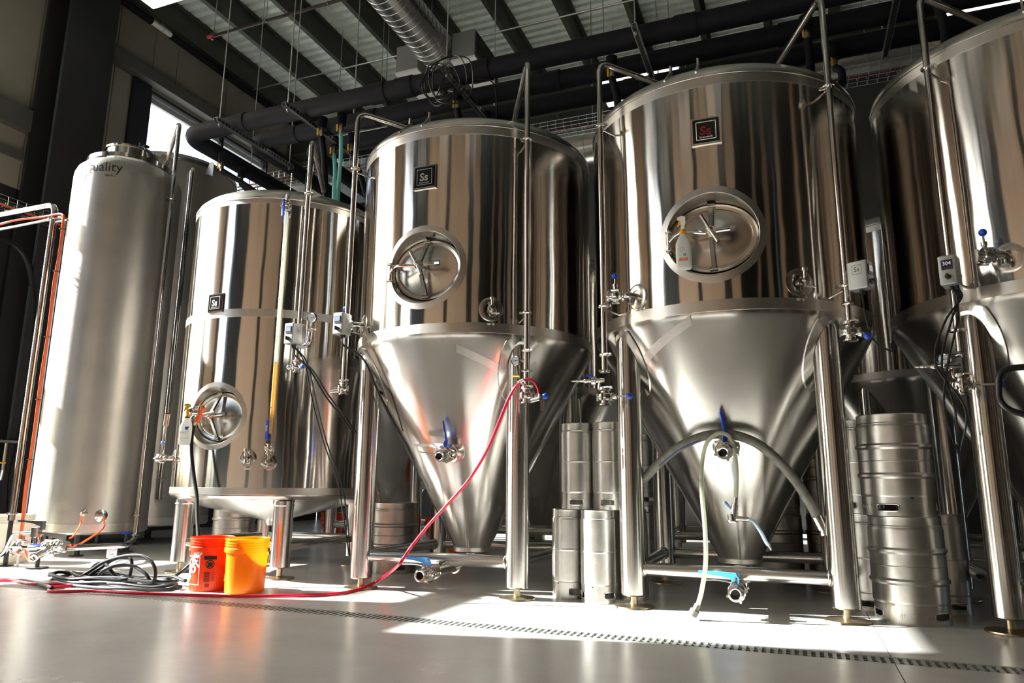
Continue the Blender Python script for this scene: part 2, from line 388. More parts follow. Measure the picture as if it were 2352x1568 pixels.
# ---- walls from metal panels, holes for windows
def panel_wall(name, axis, pos, a0, a1, holes, matf, edges, zb=(-0.05, 4.6, ZC), inward=1, backing='panel_dark'):
    E_ = sorted(set([a0, a1]+[e for e in edges if a0 < e < a1]+[h[0] for h in holes]+[h[1] for h in holes]))
    root = MB(); pans = []
    for s0, s1 in zip(E_, E_[1:]):
        if s1-s0 < 0.02: continue
        cuts = sorted(set(list(zb)+[h[2] for h in holes]+[h[3] for h in holes]))
        mid = (s0+s1)/2; segs = []
        for z0, z1 in zip(cuts, cuts[1:]):
            zm = (z0+z1)/2
            if any(h[0] < mid < h[1] and h[2] < zm < h[3] for h in holes): continue
            m_ = matf(mid, zm)
            if segs and abs(segs[-1][1]-z0) < 1e-6 and segs[-1][2] == m_: segs[-1][1] = z1
            else: segs.append([z0, z1, m_])
        for z0, z1, m_ in segs:
            b1 = pos-inward*0.13
            cb = ((b1+pos-inward*.03)/2, mid, (z0+z1)/2) if axis == 'x' else (mid, (b1+pos-inward*.03)/2, (z0+z1)/2)
            sb = (0.10, s1-s0, z1-z0) if axis == 'x' else (s1-s0, 0.10, z1-z0)
            root.box(cb, sb); pans.append((s0, s1, z0, z1, m_))
    r = struct(name, root, backing)
    for s0, s1, z0, z1, m_ in pans:
        c = (pos-inward*.015, (s0+s1)/2, (z0+z1)/2) if axis == 'x' else ((s0+s1)/2, pos-inward*.015, (z0+z1)/2)
        sz = (0.03, s1-s0-.014, z1-z0-.006) if axis == 'x' else (s1-s0-.014, 0.03, z1-z0-.006)
        obj('panel', MB().box(c, sz), m_, r, 0)
    return r
WL = [(7.82, 10.7, 3.4, 7.1), (2.56, 5.22, 0.9, 2.9), (2.56, 5.22, 3.1, 5.0), (1.62, 5.22, 5.12, 7.05), (-3.95, -1.1, 0.9, 7.05)]
def wl_mat(y, z):
    if -0.25 < y < 1.62: return 'tan_wood'
    if y < 1.62: return 'dark_panel'
    if z < 4.6: return 'panel_dark'
    return 'panel_wall'
panel_wall('wall_left', 'x', XL, YF, YB, WL, wl_mat, [-0.25, .7, 5.98, 7.15, 8.3, 9.45, 10.6, 11.75], inward=1)
def wf_mat(x, z):
    for a, b in ((-6.4, -3.2), (-2.63, 0.2), (1.1, 2.3), (4.9, 5.3), (6.6, 7.6)):
        if a < x < b: return 'tan_wood'
    return 'dark_panel'
panel_wall('wall_front', 'y', YF, XL, XR, [], wf_mat, [-8, -6.4, -4.8, -3.2, -2.63, -1.2, .2, 1.1, 2.3, 3.6, 4.9, 5.3, 6.6, 7.6], inward=1)
def wr_mat(y, z):
    for a, b in ((-3.4, -2.5), (.45, .95)):
        if a < y < b: return 'tan_wood'
    return 'dark_panel'
WR = [(7.3, 8.2, 0.1, 3.2)]
panel_wall('wall_right', 'x', XR, YF, YB, WR, wr_mat, [-3.4, -2.5, -1, .45, .95, 2.8, 4.2, 5.6, 7.0, 10, 11.5], inward=-1)
panel_wall('wall_back', 'y', YB, XL, XR, [], lambda x, z: 'panel_back' if z > 2.6 or x < 1 else 'panel_dark', [XL+1.15*i for i in range(1, 16)], zb=(-.05, 2.6, ZC), inward=-1)
def window(k, x, y0, y1, z0, z1, mulls=(), trans=(), inward=1):
    r = sroot('window_%d' % k, (x, (y0+y1)/2, z0)); t = 0.045; xc = x-inward*.08
    for nm, c, s in (('frame', (xc, (y0+y1)/2, z1-t/2), (.17, y1-y0, t)), ('frame', (xc, (y0+y1)/2, z0+t/2), (.17, y1-y0, t)),
                     ('frame', (xc, y0+t/2, (z0+z1)/2), (.17, t, z1-z0-2*t)), ('frame', (xc, y1-t/2, (z0+z1)/2), (.17, t, z1-z0-2*t))):
        obj(nm, MB().box(c, s), 'frame_dark', r, 0)
    for m_ in mulls: obj('mullion', MB().box((xc, m_, (z0+z1)/2), (.10, .06, z1-z0-2*t)), 'frame_dark', r, 0)
    for m_ in trans: obj('mullion', MB().box((xc, (y0+y1)/2, m_), (.10, y1-y0-2*t, .07)), 'frame_dark', r, 0)
    ys = [y0+t]+list(mulls)+[y1-t]
    for a, b in zip(ys, ys[1:]): obj('pane', MB().box((x-inward*.11, (a+b)/2, (z0+z1)/2), (.006, b-a, z1-z0-2*t)), 'window_glass', r, 0)
    return r
w1 = window(1, XL, *WL[0], mulls=(9.5,))
obj('head_reveal', MB().box((XL-.10, 9.26, 6.985), (.05, 2.8, .09)), 'reveal_paint', w1, 0)
window(2, XL, *WL[1], mulls=(3.9,)); window(3, XL, *WL[2]); window(4, XL, *WL[3], mulls=())
window(5, XL, *WL[4], mulls=(-2.7,), trans=(3.0, 5.05)); window(6, XR, *WR[0], mulls=(), trans=(2.3,), inward=-1)
# girts, frame posts and the dark steel column on the left wall
struct('trim_1', MB().box((XL+.10, 9.95, 7.235), (.20, 6.1, .19)).box((XL+.07, 9.95, 7.345), (.14, 6.1, .03)), 'girt_paint')
struct('trim_2', MB().box((XL+.02, 7.64, 5.9), (.06, .34, 2.5)), 'frame_dark')
struct('trim_3', MB().box((XL+.025, 3.5, 5.06), (.05, 4.9, .12)), 'girt_paint')
struct('trim_4', MB().box((XL+.07, 5.55, 5.55), (.14, .86, .30)), 'girt_paint')
col = thing('steel_column', 'wide black steel column standing against the left wall', 'column', (XL+.3, 6.4, 0))
obj('flange', MB().box((XL+.12, 6.44, ZC/2), (.05, .98, ZC)), 'panel_dark', col, 0)
obj('flange', MB().box((XL+.50, 6.36, ZC/2), (.05, .72, ZC)), 'panel_dark', col, 0)
obj('web', MB().box((XL+.31, 6.36, ZC/2), (.36, .05, ZC)), 'panel_dark', col, 0)

# ---- ceiling: corrugated deck on steel joists
ceil = struct('ceiling', MB().box((-.25, 4.35, ZC+.16), (18.9, 17.7, .08)), 'dark_steel')
JX = [-9.2+1.03*i for i in range(18)]
prof = []; y = YF
while y < YB:
    prof += [(y, ZC+.10), (y+.06, ZC+.10), (y+.072, ZC), (y+.168, ZC)]; y += .18
dm = MB(); pts = [(x, a, b) for x in (0, 1.03) for a, b in prof]; dm.grid(pts, 2, len(prof))
d0 = None
for x in [XL-.8]+JX:
    if d0 is None: d0 = obj('deck_sheet', dm, 'deck_metal', ceil, 0); d0.location.x = x-ceil.location.x
    else: q = d0.copy(); C.objects.link(q); q.location.x = x-ceil.location.x
jm = MB().box((0, 4.35, 8.175), (.08, 17.2, .03)).box((0, 4.35, 8.40), (.02, 17.2, .42)).box((0, 4.35, 8.61), (.14, 17.2, .03))
j0 = None
for x in JX:
    if j0 is None: j0 = obj('joist', jm, 'joist_paint', ceil, 0); j0.location.x = x
    else: q = j0.copy(); C.objects.link(q); q.location.x = x
for y in (9.8, 2.5, -2.5): obj('bridging_rod', MB().cyl((XL, y, 8.13), (XR, y, 8.13), .014, n=6), 'galvanised', ceil)
beam = struct('trim_5', MB().box((-.25, 11.4, 7.75), (18.4, .2, .5)).box((-.25, 11.4, 7.49), (18.4, .34, .03)), 'joist_paint')

# ================================================================ OVERHEAD SERVICES
def hang_rod(mb, x, y, z0, z1=ZC, r=.006): mb.cyl((x, y, z0), (x, y, z1), r, n=6)
# ---- fluorescent fixtures
def fixture(x, y, z=6.5, L_=1.18, label='', group=None):
    t = thing('ceiling_light', label, 'light', (x, y, z), group)
    obj('housing', MB().prism([(-.11, 0), (.11, 0), (.07, .07), (-.07, .07)], (x-L_/2, y, z+.012), (0, 1, 0), (0, 0, 1), (1, 0, 0), L_), 'louver_grey', t, 0)
    obj('diffuser', MB().box((x, y, z+.001), (L_-.04, .19, .02)), 'lamp_diffuser', t, 0)
    for s in (-1, 1): m_ = MB(); hang_rod(m_, x+s*L_*.4, y, z+.08); obj('hanger_rod', m_, 'galvanised', t)
for x, y, lb in ((-6.47, 9.43, 'lit white strip light hanging behind the turquoise hoses'), (-1.72, 9.2, 'lit white strip light above the tank with the small bottle, beyond the pipes'), (2.6, 9.2, 'strip light hanging beyond the right-hand tanks')):
    fixture(x, y, label=lb)
fixture(-1.85, 11.0, 7.15, 1.5, 'farther narrow lit strip light above the other one beyond the pipes')
for x in (-7.2, -3.6, 0):
    for y in (-2.9, .2): fixture(x, y, 7.2, 1.6, 'strip light on the ceiling of the open hall facing the tanks', 'hall strip lights')
# ---- black insulated glycol mains
def insul(name, label, pts, r=.092, joints=()):
    t = thing(name, label, 'pipe', pts[-1])
    path = fillet(pts, .22, 8); obj('insulation', MB().tube(path, r, 20), 'black_foam', t)
    jm_ = MB()
    for p, ax in joints: obj('joint_sleeve', MB().cyl(V(p)-V(ax)*.09, V(p)+V(ax)*.09, r+.009, n=20), 'black_foam', t)
    return t
GZ = 4.5
X_ = (1, 0, 0)
insul('glycol_pipe', 'front thick black insulated pipe crossing above all the tanks', [(-6.0, 10.5, GZ), (-6.0, 5.46, GZ), (8.8, 5.46, GZ)], .092,
      [((-5.25, 5.46, GZ), X_), ((-3.55, 5.46, GZ), X_), ((-3.25, 5.46, GZ), X_), ((-2.45, 5.46, GZ), X_), ((-.6, 5.46, GZ), X_), ((1.2, 5.46, GZ), X_)])
insul('glycol_pipe', 'second thick black insulated pipe, just behind the front one', [(-5.45, 10.5, GZ), (-5.45, 5.86, GZ), (8.8, 5.86, GZ)], .088,
      [((-4.9, 5.86, GZ), X_), ((-3.9, 5.86, GZ), X_), ((-1.9, 5.86, GZ), X_), ((.2, 5.86, GZ), X_)])
insul('glycol_pipe', 'third thick black insulated pipe, lying farthest back on the struts', [(-4.98, 10.5, GZ), (-4.98, 6.24, GZ), (8.8, 6.24, GZ)], .088,
      [((-3.75, 6.24, GZ), X_), ((-1.2, 6.24, GZ), X_)])
# ---- perforated strut trapezes that carry the mains
def strut(x, y0, y1, z, label):
    t = thing('strut_hanger', label, 'strut', (x, y0, z)); L_ = y1-y0; w = .042
    m_ = MB()
    n = int(L_/.05)
    for s in (-1, 1):
        for zz in (-.019, .019): m_.box((x+s*w/2, (y0+y1)/2, z+zz), (.003, L_, .008))
        for i in range(n+1): m_.box((x+s*w/2, y0+L_*i/n, z), (.003, .020, .034))
    m_.box((x, (y0+y1)/2, z+.0225), (w, L_, .003)); obj('channel', m_, 'galvanised', t, 0)
    obj('channel_floor', MB().box((x, (y0+y1)/2, z), (w-.012, L_-.01, .034)), 'dark_steel', t, 0)
    for yy in (y0+.05, y1-.05):
        r_m = MB(); hang_rod(r_m, x, yy, z-.06); obj('threaded_rod', r_m, 'galvanised', t)
        obj('nut', MB().cyl((x, yy, z-.045), (x, yy, z-.028), .014, n=6), 'galvanised', t, 0)
for x, lb in ((-5.25, 'perforated steel strut under the mains near the tall tank'), (-4.40, 'perforated steel strut under the mains beside the turquoise hoses'), (-2.67, 'perforated steel strut below the loop of black cable'), (-.97, 'perforated steel strut near the bent pipe of the tank with the small bottle'), (.95, 'perforated steel strut over the gap before the rightmost tank')):
    strut(x, 5.12, 6.32, 4.375, lb)
t = thing('strut_hanger', 'low perforated strut running sideways over the satin tanks', 'strut', (-5.6, 6.6, 4.1))
m_ = MB(); zz = 4.1
for i in range(22): m_.box((-6.1+i*.045, 6.5, zz), (.022, .003, .034))
for s in (-.019, .019): m_.box((-5.63, 6.5, zz+s), (.98, .003, .008))
m_.box((-5.63, 6.52, zz+.0225), (.98, .042, .003)); obj('channel', m_, 'galvanised', t, 0)
for x in (-6.05, -5.2): r_m = MB(); hang_rod(r_m, x, 6.52, zz-.03, 4.375 if x > -5.5 else ZC); obj('threaded_rod', r_m, 'galvanised', t)
# coil of black cable hung on the third strut
m_ = MB()
for k in range(5):
    c = V((-2.67+.05*k-.1, 5.10, 4.32-.03*(k % 3))); R_ = .13+.02*k
    m_.tube([c+V((R_*math.cos(a)*(.9+.1*k/5), .03*math.sin(3*a+k), R_*1.15*math.sin(a)-.06)) for a in np.linspace(0, 2*PI, 28)[:-1]], .006, 6, closed=True)
m_.tube(spline([(-2.75, 5.1, 4.2), (-2.55, 5.25, 4.3), (-2.35, 5.4, 4.35), (-2.30, 5.45, 4.2), (-2.28, 5.4, 3.75)]), .006, 6)
tag(obj('cable_coil', m_, 'black_rubber'), 'loose loops of thin black cable hung on the strut under the mains', 'cable')
# ---- drops from the mains to the tanks
def dome_z(e, dflt):
    for cx, cy, r, pr in ((-2.414, 5.345, .967, FDOME), (-.387, 5.345, .967, FDOME), (1.64, 5.345, .967, FDOME), (-4.445, 5.445, .886, BDOME)):
        q = math.hypot(e.x-cx, e.y-cy)
        if q < r:
            for (r0, z0), (r1, z1) in zip(pr, pr[1:]):
                if r1 <= q <= r0: return z0+(z1-z0)*(r0-q)/max(r0-r1, 1e-6)-.004
    return dflt
FDOME = [(.967, 3.395), (.955, 3.425), (.925, 3.455), (.87, 3.487), (.75, 3.53), (.55, 3.58), (.3, 3.615), (.1, 3.627), (0, 3.628)]
BDOME = [(.886, 3.19), (.868, 3.225), (.83, 3.262), (.75, 3.30), (.6, 3.35), (.35, 3.39), (.1, 3.41), (0, 3.412)]
def drop(px, py, ybr, pe, label, mat='black_foam', r=.032, tagc='yellow_plastic', valve=True):
    """branch on main at row ybr, hose ends at point pe"""
    p = ony(px, py, ybr); t = thing('glycol_hose', label, 'hose', (p.x, ybr, GZ-.1))
    z1 = GZ-.17
    obj('branch', MB().cyl((p.x, ybr, GZ-.05), (p.x, ybr, z1), .05, .046, n=16), 'black_foam', t)
    if valve:
        v = obj('valve', MB().cyl((p.x, ybr, z1), (p.x, ybr, z1-.10), .016, n=10).cyl((p.x, ybr, z1-.02), (p.x, ybr, z1-.075), .024, n=8).cyl((p.x-.0, ybr-.03, z1-.05), (p.x, ybr+.01, z1-.05), .010, n=8), 'pin_brass', t)
        obj('handle', MB().box((p.x-.03, ybr-.03, z1-.04), (.015, .005, .075), .3), tagc, v, 0)
    e = V(pe); e.z = dome_z(e, e.z); a = V((p.x, ybr, z1-.09)); mid = a.lerp(e, .5)+V((.02, -.02, 0))
    obj('hose', MB().tube(spline([a, a.lerp(mid, .5)+V((.01, 0, 0)), mid, e.lerp(mid, .4), e], 6), r, 14), mat, t)
drop(517, 300, 5.86, (-5.45, 6.6, 3.9), 'black insulated hose dropping beside the second satin tank', r=.03)
drop(562, 320, 6.24, (-5.25, 6.4, 3.5), 'black insulated hose dropping just behind the domed tank with the sight tube', r=.03)
drop(742, 262, 5.6, ony(757, 412, 5.7), 'black insulated hose ending on the dome of the tank with the sight tube')
drop(786, 255, 5.6, ony(778, 424, 5.75), 'turquoise hose hanging to the dome of the sight-tube tank', 'hose_teal', .020)
drop(772, 285, 6.0, ony(770, 424, 5.85), 'second turquoise hose hanging close behind the first', 'hose_teal', .020)
drop(812, 275, 6.0, (-3.85, 6.1, 3.3), 'black insulated hose beside the two turquoise hoses')
drop(1052, 200, 5.6, ony(1058, 268, 5.45), 'black insulated hose ending on the dome of the tank with the red hose')
drop(1118, 205, 6.1, ony(1119, 268, 5.6), 'pale green fitted drop behind the bent pipe of the red-hose tank', 'hose_teal', .018)
drop(1404, 100, 5.6, ony(1424, 250, 5.3), 'black insulated hose at the left shoulder of the small-bottle tank')
drop(1478, 110, 6.1, ony(1480, 205, 5.6), 'black insulated hose behind the bent pipe of the small-bottle tank')
drop(1848, 10, 5.6, ony(1842, 150, 5.5), 'black insulated hose at the right of the small-bottle tank dome')
drop(1908, 20, 6.1, ony(1935, 190, 5.7), 'black insulated hose behind the right riser of the small-bottle tank')
drop(2152, -5, 5.5, ony(2160, 75, 5.3), 'black insulated hose at the rightmost tank shoulder')
# ---- spiral duct and outlet boxes
t = thing('spiral_duct', 'shiny round spiral ventilation duct running under the roof deck', 'duct', (-4.5, 3, 7.0))
obj('tube', MB().cyl((-4.5, -4.1, 7.0), (-4.5, 9.3, 7.0), .275, n=40), 'duct_metal', t)
rm = MB(); rib = None
for i in range(60):
    yy = 2.0+i*.122
    if rib is None: rib = obj('seam', MB().torus((-4.5, yy, 7.0), (0, 1, 0), .277, .006, 40, 5), 'duct_metal', t); rib0 = yy
    else: q = rib.copy(); C.objects.link(q); q.location.y = yy-rib0
for s in (-1, 1):
    c = V((-4.5+s*.46, 8.75, 6.95)); bx_ = obj('outlet_box', MB().box(c, (.36, .85, .42)), 'louver_grey', t, 0)
    obj('bottom_flap', MB().box(c+V((0, 0, -.225)), (.38, .87, .03)), 'white_plastic', t, 0)
    for k in range(9): obj('louver', MB().box(c+V((s*.19, 0, -.17+k*.042)), (.03, .78, .012)), 'joist_paint', bx_, 0)
for y in (5.5, 8.2): m_ = MB(); m_.torus((-4.5, y, 7.0), (0, 1, 0), .285, .008, 40, 6); hang_rod(m_, -4.5, y, 7.28); obj('strap', m_, 'galvanised', t)
t = thing('round_duct', 'round galvanised duct running behind the tanks under the wire tray', 'duct', (-3, 9.75, 5.75))
obj('tube', MB().cyl((-9.0, 9.75, 5.78), (.4, 9.75, 5.78), .30, n=32), 'duct_metal', t)
for i in range(8): obj('seam', MB().torus((-8.6+i*1.2, 9.75, 5.78), (1, 0, 0), .302, .01, 32, 5), 'duct_metal', t)
t = thing('round_duct', 'short shiny duct with an elbow seen in the gap before the rightmost tank', 'duct', (1.6, 9.6, 6.3))
obj('tube', MB().tube(fillet([(.6, 9.6, 6.34), (2.1, 9.6, 6.34), (3.2, 9.6, 5.4)], .5), .29, 28), 'duct_metal', t)
obj('seam', MB().torus((1.72, 9.6, 6.34), (1, 0, 0), .292, .01, 32, 5), 'duct_metal', t)
# ---- sprinkler line
t = thing('sprinkler_pipe', 'thin dark brown sprinkler pipe crossing under the deck joists', 'pipe', (-7.9, 7.5, 7.5))
obj('pipe', MB().cyl((-7.9, 7.51, 7.5), (8.5, 7.4, 7.5), .026, n=10), 'sprinkler_brown', t)
obj('head', MB().cyl((-7.93, 7.51, 7.5), (-7.93, 7.51, 7.44), .02, n=8).cyl((-7.93, 7.51, 7.5), (-8.02, 7.5, 7.5), .03, n=8), 'red_print', t)
for x in (-7.9, -6.9, -5.8, -3.0, 0): m_ = MB(); hang_rod(m_, x, 7.5, 7.56); m_.torus((x, 7.5, 7.505), (1, 0, 0), .034, .004, 14, 5); obj('ring_hanger', m_, 'galvanised', t)
# ---- black conduit along the left wall with one bare length
t = thing('wall_conduit', 'black foam covered pipe along the left wall with one bare white length', 'pipe', (-9.2, 7.5, 8.05))
obj('insulation', MB().cyl((-9.2, 1, 8.04), (-9.2, 7.45, 8.04), .062, n=14), 'black_foam', t)
obj('bare_pipe', MB().cyl((-9.2, 7.45, 8.04), (-9.2, 7.84, 8.04), .045, n=14), 'white_plastic', t)
obj('insulation', MB().cyl((-9.2, 7.84, 8.04), (-9.2, 12.6, 8.04), .062, n=14), 'black_foam', t)
for y in (7.66, 10.4): m_ = MB(); hang_rod(m_, -9.2, y, 8.1, r=.005); m_.torus((-9.2, y, 8.045), (0, 1, 0), .066, .005, 14, 5); obj('ring_hanger', m_, 'galvanised', t)
# ---- white panel light at the top left
p = onz(352, 22, 7.3); t = thing('panel_light', 'white flat panel light hung under the roof in the left corner', 'light', (p.x, p.y, 7.3))
obj('case', MB().box((p.x+.35, p.y-.55, 7.36), (.7, 1.1, .07)), 'white_plastic', t, 0)
obj('diffuser', MB().box((p.x+.35, p.y-.55, 7.315), (.69, 1.09, .03)), 'panel_diffuser', t, 0)
for s in (-.25, .25): m_ = MB(); hang_rod(m_, p.x+.35+s, p.y-.3, 7.39); obj('hanger_rod', m_, 'galvanised', t)
# ---- wire cable trays
def tray(name, label, a, b, w, h_, up=(0, 0, 1), cable=None, rods=True):
    a, b = V(a), V(b); d = (b-a).normalized(); s = d.cross(V(up)); L_ = (b-a).length; t = thing(name, label, 'cable tray', a)
    m_ = MB(); u = V(up)
    for off, zz in ((-w/2, 0), (w/2, 0), (-w/2, h_), (w/2, h_), (-w/6, 0), (w/6, 0), (-w/2, h_/2), (w/2, h_/2)): m_.cyl(a+s*off+u*zz, b+s*off+u*zz, .004, n=5)
    for i in range(int(L_/.11)):
        c = a+d*(i*.11); m_.tube([c-s*(w/2)+u*h_, c-s*(w/2), c+s*(w/2), c+s*(w/2)+u*h_], .004, 5)
    obj('wire_basket', m_, 'galvanised', t)
    if cable:
        for k, (off, mat) in enumerate(cable): obj('cable', MB().tube(spline([a+s*off+u*.012+s*(.012*math.sin(2.1*i+k))+d*(L_*i/10) for i in range(11)], 4), .010, 6), mat, t)
    for i in range(1, 4):
        m2 = MB(); q = a+d*(L_*i/4)
        if rods: m2.cyl(q, V((q.x, q.y, ZC)), .005, n=6); obj('hanger_rod', m2, 'galvanised', t)
        else: m2.box(V(((q.x+w/2+XL)/2, q.y, q.z-.014)), (q.x+w/2-XL-.004, .03, .02)); i < 3 and obj('wall_bracket', m2, 'dark_steel', t, 0)
    return t
tray('cable_tray', 'grey wire basket tray running high behind the tanks', (-9.0, 8.7, 5.52), (4.5, 8.7, 5.52), .30, .11, cable=((.05, 'hose_darkred'), (-.05, 'black_rubber')))
tray('cable_tray', 'dark wire basket tray with orange cables beside the steel column', (-8.85, 3.0, 4.05), (-8.85, 7.4, 4.05), .22, .11, cable=((.03, 'orange_rubber'), (.06, 'orange_rubber'), (-.05, 'black_rubber')), rods=False)
# electrical cabinet high at the back
p = ony(812, 418, 9.2); t = thing('electrical_cabinet', 'blue-grey electrical cabinet partly seen behind the turquoise hoses', 'cabinet', (p.x, 9.2, p.z-.3))
obj('case', MB().box(p, (.62, .3, .62)), 'electric_grey', t, 0)
obj('post', MB().box((p.x, 9.4, p.z/2), (.10, .10, p.z)), 'dark_steel', t, 0)
for a, b in ((-.14, .1), (.14, .12)): obj('label_card', MB().box(p+V((a, -.153, b)), (.12, .006, .12)), 'tag_paper', t, 0)
obj('knob', MB().cyl(p+V((.0, -.15, -.12)), p+V((0, -.18, -.12)), .04, n=14), 'conduit_grey', t)

# ================================================================ TANK PARTS
def shell(cx, cy, r, z0, z1, parent, mat, holes=(), n=256, name='shell'):
    zs = set([z0, z1]); z = z0
    while z < z1: zs.add(round(z, 4)); z += .08
    for th, zc, hr in holes:
        z = zc-hr-.04
        while z < zc+hr+.04: zs.add(round(z, 4)); z += .018
    zs = sorted(q for q in zs if z0 <= q <= z1); m_ = MB(); P = []; F = []
    A = [2*PI*i/n for i in range(n)]
    for z in zs: P += [(cx+r*math.cos(a), cy+r*math.sin(a), z) for a in A]
    def inside(a, z):
        for th, zc, hr in holes:
            d = (a-th+PI) % (2*PI)-PI
            if abs(d) < 1 and math.hypot(r*math.sin(d), z-zc) < hr: return True
        return False
    ins = [[inside(a, z) for a in A] for z in zs] if holes else None
    for j in range(len(zs)-1):
        for i in range(n):
            k = (i+1) % n
            if holes and ins[j][i] and ins[j][k] and ins[j+1][i] and ins[j+1][k]: continue
            F.append((j*n+i, j*n+k, (j+1)*n+k, (j+1)*n+i))
    return obj(name, m_.add(P, F), mat, parent, 60)
def manway(parent, cx, cy, r, th, zc, S=1.0, style='wheel', tilt=0.0):
    n_ = V((math.cos(th), math.sin(th), 0)); u = V((-math.sin(th), math.cos(th), 0)); w = V((0, 0, 1)); o = V((cx, cy, zc))
    def P(a, b, d): return o+u*a+w*b+n_*(math.sqrt(max(r*r-a*a, 0))+d)       # follows the shell
    def Q(a, b, d): return o+u*a+w*b+n_*(r+d)                                # flat plane at depth d
    K = 72; an = [2*PI*i/K for i in range(K)]
    m_ = MB(); pts = []
    for ra, rb, d in ((.333, .322, -.004), (.332, .321, .004), (.292, .278, .009), (.288, .274, .004)):
        pts += [P(ra*S*math.cos(a), rb*S*math.sin(a), d) for a in an]
    m_.grid(pts, 4, K, True); mw_ = obj('manway', m_, 'band_steel', parent, 40)
    m_ = MB(); pts = [P(.288*S*math.cos(a), .274*S*math.sin(a), .004) for a in an]
    for t in (.35, .7, 1.0): pts += [P(.288*S*math.cos(a), .274*S*math.sin(a), 0).lerp(Q(.283*S*math.cos(a), .228*S*math.sin(a), -.110*S), t) for a in an]
    m_.grid(pts, 4, K, True); obj('neck', m_, 'hatch_steel', mw_, 50)
    m_ = MB(); pts = []
    for ra, rb, d in ((.285, .230, -.108), (.283, .228, -.090), (.270, .214, -.083), (.250, .196, -.087), (.246, .192, -.097), (.236, .184, -.098), (.12, .092, -.072), (.03, .023, -.050), (.001, .001, -.049)):
        pts += [Q(ra*S*math.cos(a), rb*S*math.sin(a), d*S) for a in an]
    m_.grid(pts, 9, K, True); obj('door', m_, 'hatch_steel', mw_, 24)
    # bridge bar, boss, wheel bar and hinge
    f_ = (.022*S, .008*S)
    m_ = MB()
    for s in (-1, 1):
        a, b = Q(0, .212*S*s, -.075*S), Q(0, .025*S*s, .040*S)
        m_.box((a+b)/2, (.026*S, .020*S, (a-b).length), fr=(u, u.cross((b-a).normalized()), (b-a).normalized()))
        m_.cyl(Q(.024*S, .212*S*s, -.070*S), Q(-.024*S, .212*S*s, -.070*S), .017*S, n=12)
    obj('yoke', m_, 'yoke_steel', mw_)
    m_ = MB().cyl(Q(0, 0, -.06*S), Q(0, 0, .10*S), .014*S, n=14).cyl(Q(0, 0, .025*S), Q(0, 0, .062*S), .034*S, n=18)
    obj('spindle', m_, 'fitting_steel', mw_)
    ca, sa = math.cos(tilt), math.sin(tilt); L_ = .105*S
    m_ = MB()
    if style == 'wheel':
        m_.cyl(Q(-L_*ca, -L_*sa, .105*S), Q(0, 0, .09*S), .0125*S, n=12).cyl(Q(L_*ca, L_*sa, .105*S), Q(0, 0, .09*S), .0125*S, n=12).sphere(Q(0, 0, .095*S), .021*S)
    else:
        m_.cyl(Q(-L_*1.1, -.015, .105*S), Q(L_*.9, .02, .105*S), .0135*S, n=12).sphere(Q(0, 0, .095*S), .021*S)
    obj('handle', m_, 'pipe_steel', mw_)
    m_ = MB().tube(spline([Q(-.262*S, -.02*S, .01), Q(-.20*S, .012*S, .045*S), Q(-.12*S, .008*S, .052*S), Q(-.03*S, -.004*S, .044*S), Q(.05*S, .004*S, .036*S), Q(.135*S, .012*S, .02*S)], 6), .0125*S, 10)
    m_.cyl(Q(.115*S, .011*S, .024*S), Q(.148*S, .013*S, .018*S), .020*S, n=8)
    obj('hinge_arm', m_, 'pipe_steel', mw_)
    m_ = MB().cyl(Q(-.268*S, -.085*S, .0), Q(-.268*S, .045*S, .0), .015*S, n=12)
    for b in (-.085, .04): m_.box(Q(-.272*S, b*S, -.03*S), (.03*S, .09*S, .012*S), fr=(u, n_, w)); m_.cyl(Q(-.268*S, b*S, 0), Q(-.268*S, (b+.012)*S, 0), .021*S, n=12)
    obj('hinge_post', m_, 'fitting_steel', mw_)
    return mw_
VP = [(.001, 0), (.018, 0), (.018, .004), (.024, .0), (.033, 0), (.033, .007), (.023, .014), (.023, .024), (.036, .028), (.040, .034), (.040, .054), (.036, .060), (.023, .064), (.023, .074), (.033, .081), (.033, .088), (.001, .088)]
def valve(parent, p, axis, S=1.0, handle='ball', hdir=(0, 0, 1), hmat='blue_plastic', hl=.115, cap=False, name='valve'):
    p = V(p); ax = V(axis).normalized(); m_ = MB().lathe([(a*S, b*S) for a, b in VP], 22, p, ax, ref=(.31, .2, .93))
    u, v, w = frame(ax, (.31, .2, .93)); mid = p+ax*(.044*S)
    for a in (.5, 2.2, 3.9, 5.4): m_.cyl(mid+(u*math.cos(a)+v*math.sin(a))*(.041*S)-ax*.020*S, mid+(u*math.cos(a)+v*math.sin(a))*(.041*S)+ax*.020*S, .007*S, n=8)
    hd = V(hdir).normalized(); m_.cyl(mid+hd*.03*S, mid+hd*.062*S, .011*S, n=10)
    vo = obj(name, m_, 'fitting_steel', parent)
    if handle == 'ball':
        obj('stem', MB().cyl(mid+hd*.055*S, mid+hd*hl, .005*S, n=8).cyl(mid+hd*.05*S, mid+hd*.066*S, .014*S, n=12), 'fitting_steel', vo)
        obj('knob', MB().sphere(mid+hd*hl, .018*S, 16), hmat, vo)
    elif handle == 'lever':
        # lever plate rises from the stem then runs sideways
        side = u if abs(u.dot(hd)) < .5 else v
        obj('handle', MB(), hmat, vo) if False else None
    return vo
def lever(parent, base, up, along, L_=.15, w=.026, mat='lightblue_plastic', rise=.05, name='handle', squeeze=True):
    base, up, al = V(base), V(up).normalized(), V(along).normalized(); sd = up.cross(al).normalized()
    poly = [(-.016, -.012), (.02, -.012), (.03, rise*.5), (L_*.45, rise*.75), (L_, rise*.95), (L_, rise*.95+.014), (L_*.4, rise+.010), (.0, rise+.006), (-.016, rise*.6)]
    m_ = MB().prism(poly, base-sd*(w/2), al, up, sd, w)
    o = obj(name, m_, mat, parent, 30)
    return o
